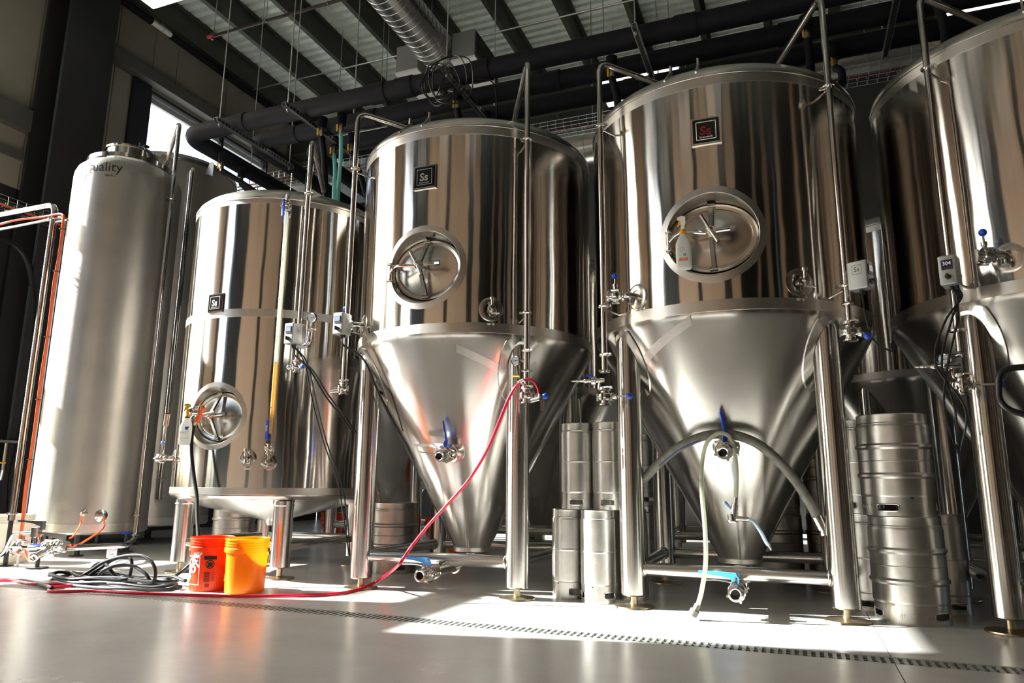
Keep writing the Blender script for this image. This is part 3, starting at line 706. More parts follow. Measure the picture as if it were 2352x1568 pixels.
def clamp(parent, p, axis, r=.021, S=1.0, nut=(1, 0, 0)):
    p, ax = V(p), V(axis).normalized(); nd = V(nut); nd = (nd-ax*nd.dot(ax)).normalized()
    m_ = MB().lathe([(r, -.009), (r+.011, -.008), (r+.015, -.004), (r+.015, .004), (r+.011, .008), (r, .009)], 20, p, ax, ref=(.3, .2, .93))
    m_.box(p+nd*(r+.020), (.022, .016, .014), fr=(nd, ax, nd.cross(ax))).cyl(p+nd*(r+.012)+nd.cross(ax)*-.02, p+nd*(r+.012)+nd.cross(ax)*.034, .004, n=8)
    m_.box(p+nd*(r+.012)+nd.cross(ax)*.036, (.034, .007, .012), fr=(nd, ax, nd.cross(ax)))
    return obj('clamp', m_, 'fitting_steel', parent)
def gauge(parent, p, nrm, r=.032):
    p, n_ = V(p), V(nrm).normalized(); u = V((0, 0, 1)).cross(n_).normalized(); w = n_.cross(u)
    g = obj('gauge', MB().lathe([(.001, -.026), (r, -.026), (r+.003, -.02), (r+.003, .004), (r, .007), (r-.004, .004), (r-.004, .0), (.001, .0)], 28, p, n_, ref=(.1, .2, .95)), 'fitting_steel', parent)
    obj('dial', MB().lathe([(r-.004, .001), (.001, .0015)], 28, p, n_, ref=(.1, .2, .95)), 'gauge_face', g)
    m_ = MB().box(p+n_*.003+u*.004, (r*1.1, .0035, .001), fr=(u, w, n_)).cyl(p+n_*.002, p+n_*.004, .004, n=8)
    for k in range(9):
        a = math.radians(225-k*33.75); m_.box(p+n_*.0025+(u*math.cos(a)+w*math.sin(a))*(r*.74), (.006, .0016, .001), fr=(u*math.cos(a)+w*math.sin(a), -u*math.sin(a)+w*math.cos(a), n_))
    obj('needle', m_, 'black_print', g, 0); return g
def logo(parent, cx, cy, r, th, zc, S=.165, bright=True):
    n_ = V((math.cos(th), math.sin(th), 0)); u = V((-math.sin(th), math.cos(th), 0)); w = V((0, 0, 1)); o = V((cx, cy, zc))+n_*(r+.010)
    pl = obj('logo_plate', MB().box(o-n_*.006, (S*1.12, .012, S*1.10), fr=(u, n_, w)), 'pipe_steel', parent, 0)
    obj('logo_panel', MB().box(o+n_*.002, (S*.98, .006, S*.97), fr=(u, n_, w)), 'plate_black', pl, 0)
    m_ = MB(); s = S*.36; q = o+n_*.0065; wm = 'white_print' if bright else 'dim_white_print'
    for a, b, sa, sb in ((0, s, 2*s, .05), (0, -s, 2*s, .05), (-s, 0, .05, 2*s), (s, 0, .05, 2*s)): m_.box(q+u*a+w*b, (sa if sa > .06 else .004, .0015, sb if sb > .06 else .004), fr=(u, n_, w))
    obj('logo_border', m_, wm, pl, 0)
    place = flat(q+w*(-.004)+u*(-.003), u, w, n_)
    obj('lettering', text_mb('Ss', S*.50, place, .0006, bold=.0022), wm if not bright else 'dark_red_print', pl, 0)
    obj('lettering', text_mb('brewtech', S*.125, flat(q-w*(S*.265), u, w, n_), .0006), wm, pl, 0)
    return pl
def ctrl_box(parent, p, yaw, front='screen', side_logo=True, digits=None, S=1.0):
    """white steel controller; front normal at angle yaw, logo on the side face"""
    n_ = V((math.cos(yaw), math.sin(yaw), 0)); u = V((-math.sin(yaw), math.cos(yaw), 0)); w = V((0, 0, 1)); p = V(p)
    W_, H_, D_ = .088*S, .165*S, .115*S
    b = obj('control_box', MB().box(p, (W_, D_, H_), fr=(u, n_, w), bev=.008), 'conduit_box', parent, 40)
    f_ = p+n_*(D_/2)
    obj('screen_bezel', MB().box(f_+w*(.028*S), (.055*S, .008, .055*S), fr=(u, n_, w)), 'black_plastic', b, 0)
    obj('screen', MB().box(f_+w*(.033*S)+n_*.004, (.044*S, .003, .036*S), fr=(u, n_, w)), 'screen_lcd' if not digits else 'screen_dark', b, 0)
    if digits: obj('digits', text_mb(digits, .028*S, flat(f_+w*(.033*S)+n_*.0058, u, w, n_), .0003), 'display_glow', b, 0)
    obj('knob', MB().cyl(f_+w*(-.042*S), f_+w*(-.042*S)+n_*.022, .015*S, .013*S, n=16).box(f_+w*(-.042*S)+n_*.026, (.007, .014, .03*S), fr=(u, n_, w)), 'black_plastic', b)
    if side_logo:
        for sg in (1, -1):
            q = p+u*(sg*W_/2); uu, nn = -n_*sg, u*sg; s = .026*S; m_ = MB(); c = q+w*.03*S
            for a, bb, sa, sb in ((0, s, 2*s, 0), (0, -s, 2*s, 0), (-s, 0, 0, 2*s), (s, 0, 0, 2*s)): m_.box(c+uu*a+w*bb, (sa or .002, .001, sb or .002), fr=(uu, nn, w))
            obj('logo_border', m_, 'black_print', b, 0); obj('lettering', text_mb('Ss', .040*S, flat(c, uu, w, nn), .0003), 'black_print', b, 0)
    obj('cable_gland', MB().cyl(p-w*(H_/2), p-w*(H_/2+.022), .012, n=10).cyl(p-w*(H_/2)+u*.026, p-w*(H_/2+.022)+u*.026, .010, n=10), 'black_plastic', b)
    return b
pm('conduit_box', (0.34, 0.345, 0.34), 0.4, 0.5)
def port(parent, cx, cy, r, th, z, pad=.105, sample=True, mat='hatch_steel', cardlab=True):
    n_ = V((math.cos(th), math.sin(th), 0)); u = V((-math.sin(th), math.cos(th), 0)); w = V((0, 0, 1)); o = V((cx, cy, z))+n_*r
    pr = obj('port', MB().lathe([(pad, -.012), (pad, .002), (pad-.01, .006), (pad*.55, .007), (pad*.52, -.004), (pad*.30, -.006), (.001, -.006)], 36, o, n_, ref=(0.01, .02, 1)), mat, parent, 30)
    if sample:
        m_ = MB().cyl(o-n_*.01, o+n_*.03, .017, n=14).lathe([(.020, .026), (.030, .028), (.030, .040), (.020, .043)], 20, o, n_, ref=(.01, .02, 1)).cyl(o+n_*.04, o+n_*.085, .014, n=12)
        m_.cyl(o+n_*.066-w*.002, o+n_*.066+w*.055, .011, n=12).cyl(o+n_*.066+w*.055, o+n_*.066+w*.072, .018, n=12).cyl(o+n_*.06, o+n_*.075-w*.045, .009, n=10).cyl(o+n_*.07-w*.04, o+n_*.09+u*.05-w*.047, .006, n=8).cyl(o+n_*.03+u*.03, o+n_*.05+u*.035-w*.045, .005, n=8)
        obj('sample_tap', m_, 'fitting_steel', pr)
    if cardlab: obj('tag_card', MB().box(o-w*(pad+.018), (.05, .002, .014), fr=(u, n_, w)), 'tag_paper', pr, 0)
    return pr
TZ0, TZ1 = 1.80, 3.37
CK = (1.50, .27, .945, .14)     # cone knuckle z, tip z, knuckle r, tip r
def cone_r(z): return .14+(z-.27)*(.803/1.475)
def cone_hit(px, py, cx, cy):
    d = ray(px, py); t = 3.0
    while t < 9:
        p = V((d[0]*t, d[1]*t, CAMH+d[2]*t))
        if math.hypot(p.x-cx, p.y-cy) < cone_r(p.z) and p.z < 1.8: return p
        t += .004
    return None
def fermenter(cx, label, detail=True, cy=5.345, name='fermenter_tank', mat='shell_steel', nseg=256):
    r = .96; t = thing(name, label, 'tank', (cx, cy, 0)); man = [(-PI/2, 2.295, .308)] if detail else []
    shell(cx, cy, r, TZ0, TZ1, t, mat, man, n=nseg if detail else 96)
    obj('cone', MB().lathe([(.96, 1.80), (.958, 1.782), (.952, 1.765), (.943, 1.745), (.7, 1.2987), (.4, .7476), (.14, .27), (.141, .262)], 128 if detail else 64, (cx, cy, 0)), 'cone_steel', t, 30)
    obj('dome', MB().lathe([(.958, 3.37), (.966, 3.374), (.967, 3.395), (.955, 3.425), (.925, 3.455), (.87, 3.487), (.75, 3.53), (.55, 3.58), (.3, 3.615), (.1, 3.627), (.001, 3.628)], 128 if detail else 64, (cx, cy, 0)), 'dome_steel', t, 50)
    for z0, z1 in ((1.80, 1.872), (3.305, 3.368)): obj('weld_band', MB().lathe([(.9600, z0), (.9612, z0+.001), (.9612, z1-.001), (.9600, z1)], 128, (cx, cy, 0)), 'band_steel', t, 30)
    obj('cone_ring', MB().lathe([(.142, .275), (.146, .272), (.146, .243), (.13, .235), (.05, .228), (.05, .20)], 48, (cx, cy, 0)), 'weld_steel', t, 30)
    h_ = .6155
    for sx in (-1, 1):
        for sy in (-1, 1):
            lx, ly = cx+sx*h_, cy+sy*h_
            lg = obj('leg', MB().lathe([(.001, .072), (.072, .072), (.08, .08), (.08, 1.70), (.07, 1.735), (.001, 1.735)], 40, (lx, ly, 0)), 'leg_steel', t, 30)
            obj('foot', MB().lathe([(.001, 0), (.122, 0), (.125, .004), (.123, .011), (.03, .020), (.024, .022), (.022, .05), (.022, .075), (.001, .075)], 36, (lx, ly, 0)), 'pin_brass', lg, 30)
            if detail:
                m_ = MB(); pts = []; K = 48
                for rho, off in ((.081, .001), (.083, .008), (.142, .008), (.147, .0)):
                    for i in range(K):
                        a = 2*PI*i/K; p = V((lx+rho*math.cos(a), ly+rho*math.sin(a), 0)); R_ = math.hypot(p.x-cx, p.y-cy)
                        z = .27+(R_-.14)*1.475/.803; nn = V(((p.x-cx)/R_*.878, (p.y-cy)/R_*.878, -.478))
                        if z > 1.752: z = 1.752+(z-1.752)*.25; nn = V(((p.x-cx)/R_, (p.y-cy)/R_, -.2)); k = min(R_, .951)/R_; p = V((cx+(p.x-cx)*k, cy+(p.y-cy)*k, 0))
                        pts.append(V((p.x, p.y, z))+nn*off)
                m_.grid(pts, 4, K, True); obj('gusset_pad', m_, 'cone_steel', lg, 40)
    for a, b in (((-1, -1), (1, -1)), ((-1, 1), (1, 1)), ((-1, -1), (-1, 1)), ((1, -1), (1, 1))):
        p0 = V((cx+a[0]*h_, cy+a[1]*h_, .235)); p1 = V((cx+b[0]*h_, cy+b[1]*h_, .235)); d = (p1-p0).normalized()
        obj('rail', MB().cyl(p0+d*.072, p1-d*.072, .042, n=24).torus(p0+d*.082, d, .044, .005, 24, 6).torus(p1-d*.082, d, .044, .005, 24, 6), 'leg_steel', t)
    if not detail: return t
    manway(t, cx, cy, r, -PI/2, 2.295, .98, tilt=2.05)
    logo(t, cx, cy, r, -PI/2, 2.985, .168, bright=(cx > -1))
    # lifting lugs and top hatch clamp
    for th in (-1.84, -1.62):
        n_ = V((math.cos(th), math.sin(th), 0)); u = V((-math.sin(th), math.cos(th), 0))
        obj('lifting_lug', MB().prism([(-.03, 0), (.09, -.075), (.10, -.06), (-.005, .05), (-.005, .10), (-.03, .10)], V((cx, cy, 3.475))+n_*.87-u*.006, n_, (0, 0, 1), u, .012), 'band_steel', t, 0)
    m_ = MB().lathe([(.22, 3.58), (.22, 3.645), (.235, 3.65), (.235, 3.665), (.001, 3.68)], 40, (cx-.1, cy-.18, 0)); obj('top_hatch', m_, 'band_steel', t)
    obj('hatch_clamp', MB().tube(fillet([(cx-.14, 4.92, 3.66), (cx-.14, 4.90, 3.72), (cx-.02, 4.90, 3.72), (cx-.02, 4.92, 3.66)], .02), .009, 8).cyl((cx-.15, 4.91, 3.665), (cx-.01, 4.91, 3.665), .016, n=10), 'fitting_steel', t)
    # CIP risers
    yl = 4.55
    xl, xr = cx-.735, cx+.745
    obj('riser_pipe', MB().tube(fillet([(xl, yl, 1.50), (xl, yl, 3.74), (cx-.13, 5.02, 3.60)], .09), .0205, 16), 'pipe_steel', t)
    obj('riser_pipe', MB().tube(fillet([(xr, yl, 1.70 if abs(cx-XC) < .01 else 1.40), (xr, yl, 3.885), (cx+.12, 5.62, 3.56)], .09), .0205, 16), 'pipe_steel', t)
    obj('sleeve', MB().cyl((cx+.14, 5.59, 3.575), (cx+.09, 5.67, 3.53), .034, n=16), 'fitting_steel', t)
    for x in (xl, xr):
        s = -1 if x < cx else 1
        for z in (3.24, 1.93):
            clamp(t, (x, yl, z), (0, 0, 1), nut=(-s, -.2, 0)); a = math.atan2(yl-cy, x-cx)
            obj('standoff', MB().cyl((x, yl, z-.02), (cx+.95*math.cos(a), cy+.95*math.sin(a), z-.045), .007, n=8), 'pipe_steel', t)
    # outlet elbow and bottom butterfly valve
    obj('outlet_pipe', MB().tube(fillet([(cx, cy, .235), (cx, cy, .150), (cx+.03, 4.60, .152)], .06), .034, 18), 'pipe_steel', t)
    clamp(t, (cx+.028, 4.66, .152), (0, 1, 0), .034, nut=(1, 0, .2)); clamp(t, (cx+.015, 5.0, .151), (0, 1, 0), .034, nut=(1, 0, .2))
    vo = valve(t, (cx+.03, 4.60, .152), (0, -1, 0), 1.35, None, (0, 0, 1))
    lever(vo, (cx+.03, 4.545, .20), (0, 0, 1), (-1, .05, 0), .215, .034, 'lightblue_plastic', .050)
    obj('trigger', MB().tube(spline([(cx+.02, 4.545, .198), (cx-.06, 4.545, .212), (cx-.17, 4.55, .210)]), .005, 6), 'fitting_steel', vo)
    obj('hose_adapter', MB().lathe([(.030, 0), (.030, .03), (.042, .034), (.042, .047), (.032, .049), (.026, .046), (.024, .0)], 26, (cx+.03, 4.483, .152), (0, -1, 0), ref=(.1, 0, 1)), 'fitting_steel', vo); obj('bore', MB().cyl((cx+.03, 4.48, .152), (cx+.03, 4.472, .152), .024, n=20), 'trench_dark', vo)
    port(t, cx, cy, r, math.radians(-59.5), 1.968, .088)
    return t
pm('dome_steel', (0.62, 0.585, 0.54), 0.27, 1.0, aniso=0.3, noise=0.06, nscale=2)

# ================================================================ TANKS
XA, XC, XD, YT = -2.414, -.387, 1.64, 5.345
tA = fermenter(XA, 'conical steel fermenter with the red hose clipped to its right riser')
tC = fermenter(XC, 'conical steel fermenter with a white spray bottle hung on its hatch')
tD = fermenter(XD, 'rightmost conical steel fermenter, cut off by the picture edge')
# -- side CIP valve with blue knob, left shoulder of each fermenter
for tk, cx, px, py in ((tA, XA, 836, 748), (tC, XC, 1463, 682), (tD, XD, 2316, 592)):
    p = oncyl(px, py, cx, YT, .96); n_ = V((p.x-cx, p.y-YT, 0)).normalized(); u = V((-n_.y, n_.x, 0))
    pr = port(tk, cx, YT, .96, math.atan2(n_.y, n_.x), p.z, .085, sample=False, cardlab=False)
    q = V((cx, YT, p.z))+n_*.96
    obj('elbow', MB().tube(fillet([q-n_*.01, q+n_*.10, q+n_*.10-u*.05-V((0, 0, .0))], .05), .022, 14), 'fitting_steel', pr)
    obj('small_cap', MB().cyl(q+n_*.05-V((0, 0, .02)), q+n_*.06-V((0, 0, .055)), .022, n=14), 'fitting_steel', pr)
    valve(tk, q+n_*.095-u*.03, (-u*.75+n_*.65), 1.2, 'ball', (0, 0, 1), hl=.135)
# -- racking arm valve on the cone
def racking(tk, cx, px, py, blue_up=True, white_lever=True):
    p = cone_hit(px, py, cx, YT); d = V((p.x-cx, p.y-YT, 0)).normalized(); n_ = V((0, -.97, -.2)).normalized()
    rk = obj('racking_port', MB().lathe([(.085, -.05), (.085, .004), (.062, .010), (.052, .016), (.046, .018), (.046, .065), (.064, .068), (.064, .086), (.045, .090)], 32, p, n_, ref=(.1, .1, 1)), 'fitting_steel', tk, 30)
    vo = valve(tk, p+n_*.085, n_, 1.4, None, (0, 0, 1)); m0 = p+n_*.145
    lever(vo, m0+V((0, 0, .065)), (.25, .1, .3), (-.22, -.12, 1), .155, .034, 'blue_plastic', .022)
    if white_lever:
        lever(vo, p+n_*.12+V((-.03, -.0, .015)), (0, 0, 1), (-1, -.05, -.03), .24, .036, 'tank_white', .05)
        obj('trigger', MB().tube(spline([p+n_*.12+V((-.03, 0, .0)), p+n_*.12+V((-.12, -.01, .0)), p+n_*.12+V((-.21, -.02, .012))]), .006, 6), 'fitting_steel', vo)
    obj('end_ferrule', MB().lathe([(.028, 0), (.028, .022), (.040, .026), (.040, .038), (.030, .040), (.024, .036), (.022, .0)], 22, p+n_*.205, n_, ref=(.1, .1, 1)), 'fitting_steel', vo); obj('bore', MB().cyl(p+n_*.206, p+n_*.214, .022, n=18), 'trench_dark', vo)
    m_ = MB()
    for a in (-.6, .9): m_.cyl(m0+V((.045, 0, a*.03)), m0+V((.085, -.01, a*.03-.01)), .008, n=8)
    obj('wing_nut', m_, 'fitting_steel', vo); return p, n_
rA = racking(tA, XA, 1042, 1035)
rC = racking(tC, XC, 1668, 1025, white_lever=False)
rD = None
def weld_seam(tk, cx, p0, p1):
    a = cone_hit(*p0, cx, YT); b = cone_hit(*p1, cx, YT); P = []; K = 24
    th0, th1 = math.atan2(a.y-YT, a.x-cx), math.atan2(b.y-YT, b.x-cx); dth = (th1-th0+PI) % (2*PI)-PI
    for s_ in (-1, 1):
        for i in range(K):
            t_ = i/(K-1); th = th0+dth*t_; z = a.z+(b.z-a.z)*t_+s_*.028; R_ = cone_r(z)+.0022; P.append(V((cx+R_*math.cos(th), YT+R_*math.sin(th), z)))
    return obj('weld_seam', MB().grid(P, 2, K), 'band_steel', tk)
weld_seam(tC, XC, (1588, 735), (1482, 828)); weld_seam(tA, XA, (1048, 800), (1160, 855))
# -- bottom ends of the risers
def cluster(tk, x, y, z, hdir, hl=.13, gas=None, hose=False):
    clamp(tk, (x, y, z+.16), (0, 0, 1), nut=(.3, -1, 0)); clamp(tk, (x, y, z+.05), (0, 0, 1), nut=(1, -.3, 0))
    valve(tk, (x, y, z+.045), (0, 0, -1), 1.25, 'ball', hdir, hl=hl)
    if gas:
        d = V(gas).normalized(); p = V((x, y, z+.10)); b = obj('gas_inlet', MB().cyl(p, p+d*.06, .017, n=14).lathe([(.017, .055), (.030, .058), (.030, .085), (.017, .09)], 18, p, d, ref=(.1, .1, 1)).cyl(p+d*.085, p+d*.125, .013, n=12).lathe([(.016, .12), (.018, .13), (.013, .14), (.009, .15), (.011, .16), (.006, .175), (.010, .182), (.005, .20), (.008, .206), (.003, .225)], 14, p, d, ref=(.1, .1, 1)), 'fitting_steel', tk)
        obj('handle', MB().box(p+d*.10+V((0, 0, .035)), (.05, .010, .016), fr=(d, d.cross(V((0, 0, 1))), V((0, 0, 1)))), 'blue_plastic', b, 0)
        obj('branch', MB().tube(fillet([p+d*.03-V((0, 0, .0)), p+d*.04-V((0, 0, .06)), p-V((0, 0, .07))], .03), .012, 10), 'fitting_steel', b)
clp = {}
x, y = XA-.735, 4.55; z = 1.42; clamp(tA, (x, y, 1.52), (0, 0, 1), nut=(1, -.3, 0)); valve(tA, (x, y, 1.505), (0, 0, -1), 1.05, None, (-1, -.3, 0))
obj('end_cap', MB().cyl((x-.03, y, 1.455), (x-.095, y-.02, 1.45), .027, n=18), 'fitting_steel', tA)
cluster(tA, XA+.745, 4.55, 1.36, (1, .1, -.05), .13)
gauge(tA, ony(1184, 828, 4.55), (-.25, -1, 0), .033); g = ony(1184, 828, 4.55)
obj('gauge_stem', MB().cyl(g+V((.03, .02, 0)), (XA+.745, 4.56, g.z), .009, n=8), 'fitting_steel', tA)
clamp(tA, (XA+.745, 4.55, 1.66), (0, 0, 1), nut=(1, -.3, 0))
cluster(tC, XC-.735, 4.55, 1.33, (1, -.1, 0), .165, gas=(-1, -.05, .02))
cluster(tC, XC+.745, 4.55, 1.66, (.75, -.5, -.35), .11)
cluster(tD, XD-.745, 4.55, 1.32, (1, -.1, 0), .175, gas=(-1, -.05, .02))
gauge(tD, ony(2167, 825, 4.50), (-.6, -1, 0), .03)
clamp(tC, (XC-.735, 4.55, 1.60), (0, 0, 1), nut=(1, -.3, 0)); clamp(tD, (XD-.745, 4.55, 1.62), (0, 0, 1), nut=(1, -.3, 0))
# -- controllers
bA = ony(786, 745, 4.47); ctrl_box(tA, bA, math.radians(-92)); 
bC = ony(1976, 634, 4.45); ctrl_box(tC, bC, math.radians(-28), digits='32')
bD = ony(2182, 624, 4.42); ctrl_box(tD, bD, math.radians(-112), digits='304', side_logo=False)
def cable(tk, pts, r=.0055, mat='black_rubber', name='cable'): return obj(name, MB().tube(spline(pts, 7), r, 7), mat, tk)
cable(tA, [bA+V((0, 0, -.095)), bA+V((.02, .0, -.16)), bA+V((.10, .05, -.21)), bA+V((.17, .10, -.30)), bA+V((.22, .2, -.5)), bA+V((.30, .4, -.8))], .008)
cable(tC, [bC+V((0, 0, -.09)), bC+V((.01, 0, -.25)), bC+V((.05, .1, -.36)), bC+V((.16, .3, -.40)), bC+V((.2, .6, -.3))], .006)
cable(tC, [bC+V((.03, 0, -.09)), bC+V((.04, 0, -.2)), bC+V((.045, .03, -.35))], .004)
for k in range(3): cable(tD, [bD+V((.01*k, 0, -.09)), bD+V((.02+.01*k, .0, -.15)), bD+V((.01-.03*k, .02, -.28)), bD+V((-.05-.03*k, .05, -.5)), bD+V((-.08+.05*k, .12, -.75)), bD+V((.0, .3, -1.0))], .006)

# -------------------------------------------------------- domed brite tank with the sight tube
XB, YBt, RB = -4.445, 5.445, .88
tB = thing('brite_tank', 'domed steel tank with a sight tube and an orange spray gun on its hatch', 'tank', (XB, YBt, 0))
shell(XB, YBt, RB, .66, 3.17, tB, 'shell_steel', [(math.radians(-87), 1.29, .272)])
obj('dome', MB().lathe([(RB, 3.165), (RB+.006, 3.17), (RB+.006, 3.19), (RB-.012, 3.225), (RB-.05, 3.262), (RB-.13, 3.30), (.6, 3.35), (.35, 3.39), (.1, 3.41), (.001, 3.412)], 128, (XB, YBt, 0)), 'dome_steel', tB, 50)
obj('bottom_dish', MB().lathe([(RB, .662), (RB-.002, .648), (RB-.02, .632), (RB-.06, .618), (.6, .545), (.3, .475), (.08, .42), (.06, .38)], 128, (XB, YBt, 0)), 'cone_steel', tB, 40)
for z0, z1 in ((2.115, 2.185), (.66, .715), (3.12, 3.166)): obj('weld_band', MB().lathe([(RB, z0), (RB+.0012, z0+.001), (RB+.0012, z1-.001), (RB, z1)], 128, (XB, YBt, 0)), 'band_steel', tB, 30)
for sx in (-1, 1):
    for sy in (-1, 1):
        lx, ly = XB+sx*.525, YBt+sy*.525; zt = .66-.10*(.9-.742)
        lg = obj('leg', MB().lathe([(.001, .085), (.072, .085), (.08, .092), (.08, .61), (.001, .61)], 40, (lx, ly, 0)).torus((lx, ly, .575), (0, 0, 1), .083, .006, 32, 6), 'leg_steel', tB, 30)
        obj('foot', MB().lathe([(.001, 0), (.118, 0), (.12, .004), (.118, .011), (.03, .020), (.022, .024), (.022, .09), (.001, .09)], 36, (lx, ly, 0)), 'pin_brass', lg, 30)
for a, b in (((-1, -1), (1, -1)), ((-1, 1), (1, 1)), ((-1, -1), (-1, 1)), ((1, -1), (1, 1))):
    p0 = V((XB+a[0]*.525, YBt+a[1]*.525, .25)); p1 = V((XB+b[0]*.525, YBt+b[1]*.525, .25)); d = (p1-p0).normalized()
    if a == (-1, -1) and b == (1, -1): continue
    obj('rail', MB().cyl(p0+d*.072, p1-d*.072, .036, n=20), 'leg_steel', tB)
for s in (-1, 1): p0 = V((XB+s*.525, YBt-.525, .25)); obj('rail_stub', MB().cyl(p0, p0-V((s*.16, 0, 0)), .036, n=20), 'leg_steel', tB)
manway(tB, XB, YBt, RB, math.radians(-87), 1.29, .865, 'bar')
p = oncyl(497, 696, XB, YBt, RB); logo(tB, XB, YBt, RB, math.atan2(p.y-YBt, p.x-XB), p.z, .145, bright=False)
for px, py in ((570, 1052), (618, 1060)):
    p = oncyl(px, py, XB, YBt, RB); th = math.atan2(p.y-YBt, p.x-XB); port(tB, XB, YBt, RB, th, p.z, .066, cardlab=(px == 570)); thp = th; zp = p.z
# sight tube
nB = V((math.cos(thp), math.sin(thp), 0)); a = V((XB, YBt, zp))+nB*(RB+.075)
top = V((a.x, a.y, 0)); zt = 3.02; zm = 1.72
obj('sight_tube', MB().cyl((a.x, a.y, zp+.22), (a.x, a.y, zm), .014, n=14), 'beer_tube', tB)
obj('sight_tube', MB().cyl((a.x, a.y, zm), (a.x, a.y, zt), .014, n=14), 'clear_tube', tB)
m_ = MB(); 
for z in (1.35, 1.9, 2.25, 2.6): m_.box((a.x-.005, a.y-.013, z), (.018, .004, .005))
obj('level_mark', m_, 'black_print', tB, 0)
vo = valve(tB, a+V((0, 0, .06)), (0, 0, 1), .9, None, (1, -.5, 0)); vv = V((a.x, a.y, zp+.19))
obj('handle', MB().box(vv+V((-.005, -.035, .06)), (.030, .012, .16), bev=.004), 'blue_plastic', vo)
obj('lettering', text_mb('VNE', .026, flat(vv+V((-.005, -.042, .07)), (0, 0, 1), (-1, 0, 0), (0, -1, 0)), .0003), 'white_print', vo, 0)
vo = valve(tB, (a.x, a.y, zt+.02), (0, 0, 1), .9, None, (-1, -.5, 0))
obj('handle', MB().box((a.x-.01, a.y-.035, zt+.03), (.030, .012, .15), bev=.004), 'blue_plastic', vo)
obj('elbow', MB().tube(fillet([(a.x, a.y, zt+.09), (a.x, a.y, zt+.17), V((XB, YBt, 3.27))+nB*.72], .05), .016, 12), 'fitting_steel', tB)
obj('chain', MB().tube([V((XB, YBt, 3.28+.012*k))+nB*.76+V((.004*(k % 2), .004*((k+1) % 2), 0)) for k in range(16)], .005, 5), 'fitting_steel', tB)
# riser with gauge and controller
P0 = ony(711, 415, 4.62); px_ = P0.x
obj('riser_pipe', MB().tube(fillet([(px_, 4.62, 1.90), (px_, 4.62, 3.62), (px_-.25, 5.15, 3.40)], .06), .021, 16), 'pipe_steel', tB)
for z in (3.13, 2.0): clamp(tB, (px_, 4.62, z), (0, 0, 1), nut=(1, -.2, 0))
aa = math.atan2(4.62-YBt, px_-XB)
for z in (3.12, 2.08): obj('standoff', MB().cyl((px_, 4.62, z), (XB+.87*math.cos(aa), YBt+.87*math.sin(aa), z-.02), .007, n=8), 'pipe_steel', tB)
obj('tee_pipe', MB().cyl((px_, 4.62, 1.92), (px_, 4.62, 1.70), .021, n=16).tube(fillet([(px_, 4.62, 1.83), (px_+.10, 4.62, 1.83), (px_+.115, 4.62, 1.95)], .06), .02, 14), 'pipe_steel', tB)
clamp(tB, (px_+.115, 4.62, 1.955), (0, 0, 1), nut=(1, -.2, 0)); obj('gauge_stem', MB().cyl((px_+.115, 4.62, 1.95), (px_+.115, 4.62, 2.03), .008, n=8), 'fitting_steel', tB)
gauge(tB, (px_+.115, 4.615, 2.055), (.1, -1, -.1), .038)
clamp(tB, (px_, 4.62, 1.71), (0, 0, 1), nut=(1, -.2, 0)); valve(tB, (px_, 4.62, 1.70), (0, 0, -1), .95, 'ball', (1, -.35, .0), hl=.08)
obj('end_cap', MB().sphere((px_-.06, 4.60, 1.66), .022, 14).cyl((px_-.06, 4.60, 1.66), (px_, 4.62, 1.66), .010, n=10), 'fitting_steel', tB)
bB = ony(674, 768, 4.52); ctrl_box(tB, bB, math.radians(-92))
for k, e in enumerate(((806, 985), (820, 995))): cable(tB, [bB+V((.01*k, 0, -.095)), bB+V((.03, 0, -.17)), ony(712+6*k, 850, 4.55), ony(745+8*k, 905, 4.6), ony(775+8*k, 945, 4.7), ony(e[0], e[1], 5.0)], .007)
for k in range(2): cable(tB, [bB+V((.02, 0, -.10)), ony(700+6*k, 835, 4.55), ony(720+8*k, 930, 4.55), ony(745+7*k, 1020, 4.55), ony(775+7*k, 1105, 4.6), ony(788+9*k, 1180, 4.7), ony(802+2*k, 1275, 5.2)], .0055)
# left CIP valve with hose barb
p = oncyl(400, 1052, XB, YBt, RB); n_ = V((p.x-XB, p.y-YBt, 0)).normalized(); u = V((-n_.y, n_.x, 0)); q = V((XB, YBt, p.z))+n_*RB
port(tB, XB, YBt, RB, math.atan2(n_.y, n_.x), p.z, .075, sample=False, cardlab=False)
obj('elbow', MB().tube(fillet([q-n_*.01, q+n_*.07, q+n_*.08-u*.05], .04), .02, 12), 'fitting_steel', tB)
valve(tB, q+n_*.075-u*.03, (-u*.9+n_*.3), 1.0, 'ball', (0, 0, 1), hl=.13)
obj('hose_barb', MB().lathe([(.016, 0), (.016, .04), (.011, .05), (.013, .06), (.008, .075), (.011, .085), (.006, .10), (.009, .11), (.003, .13)], 14, q+n_*.10-u*.11, -u*.9+n_*.2, ref=(.1, .1, 1)), 'fitting_steel', tB)
obj('dip_tube', MB().cyl(q+n_*.10-u*.07+V((0, 0, .02)), q+n_*.10+u*.055+V((0, 0, .30)), .006, n=8).cyl(q+n_*.10+u*.045+V((0, 0, .27)), q+n_*.10+u*.085+V((0, 0, .37)), .021, n=14), 'fitting_steel', tB)

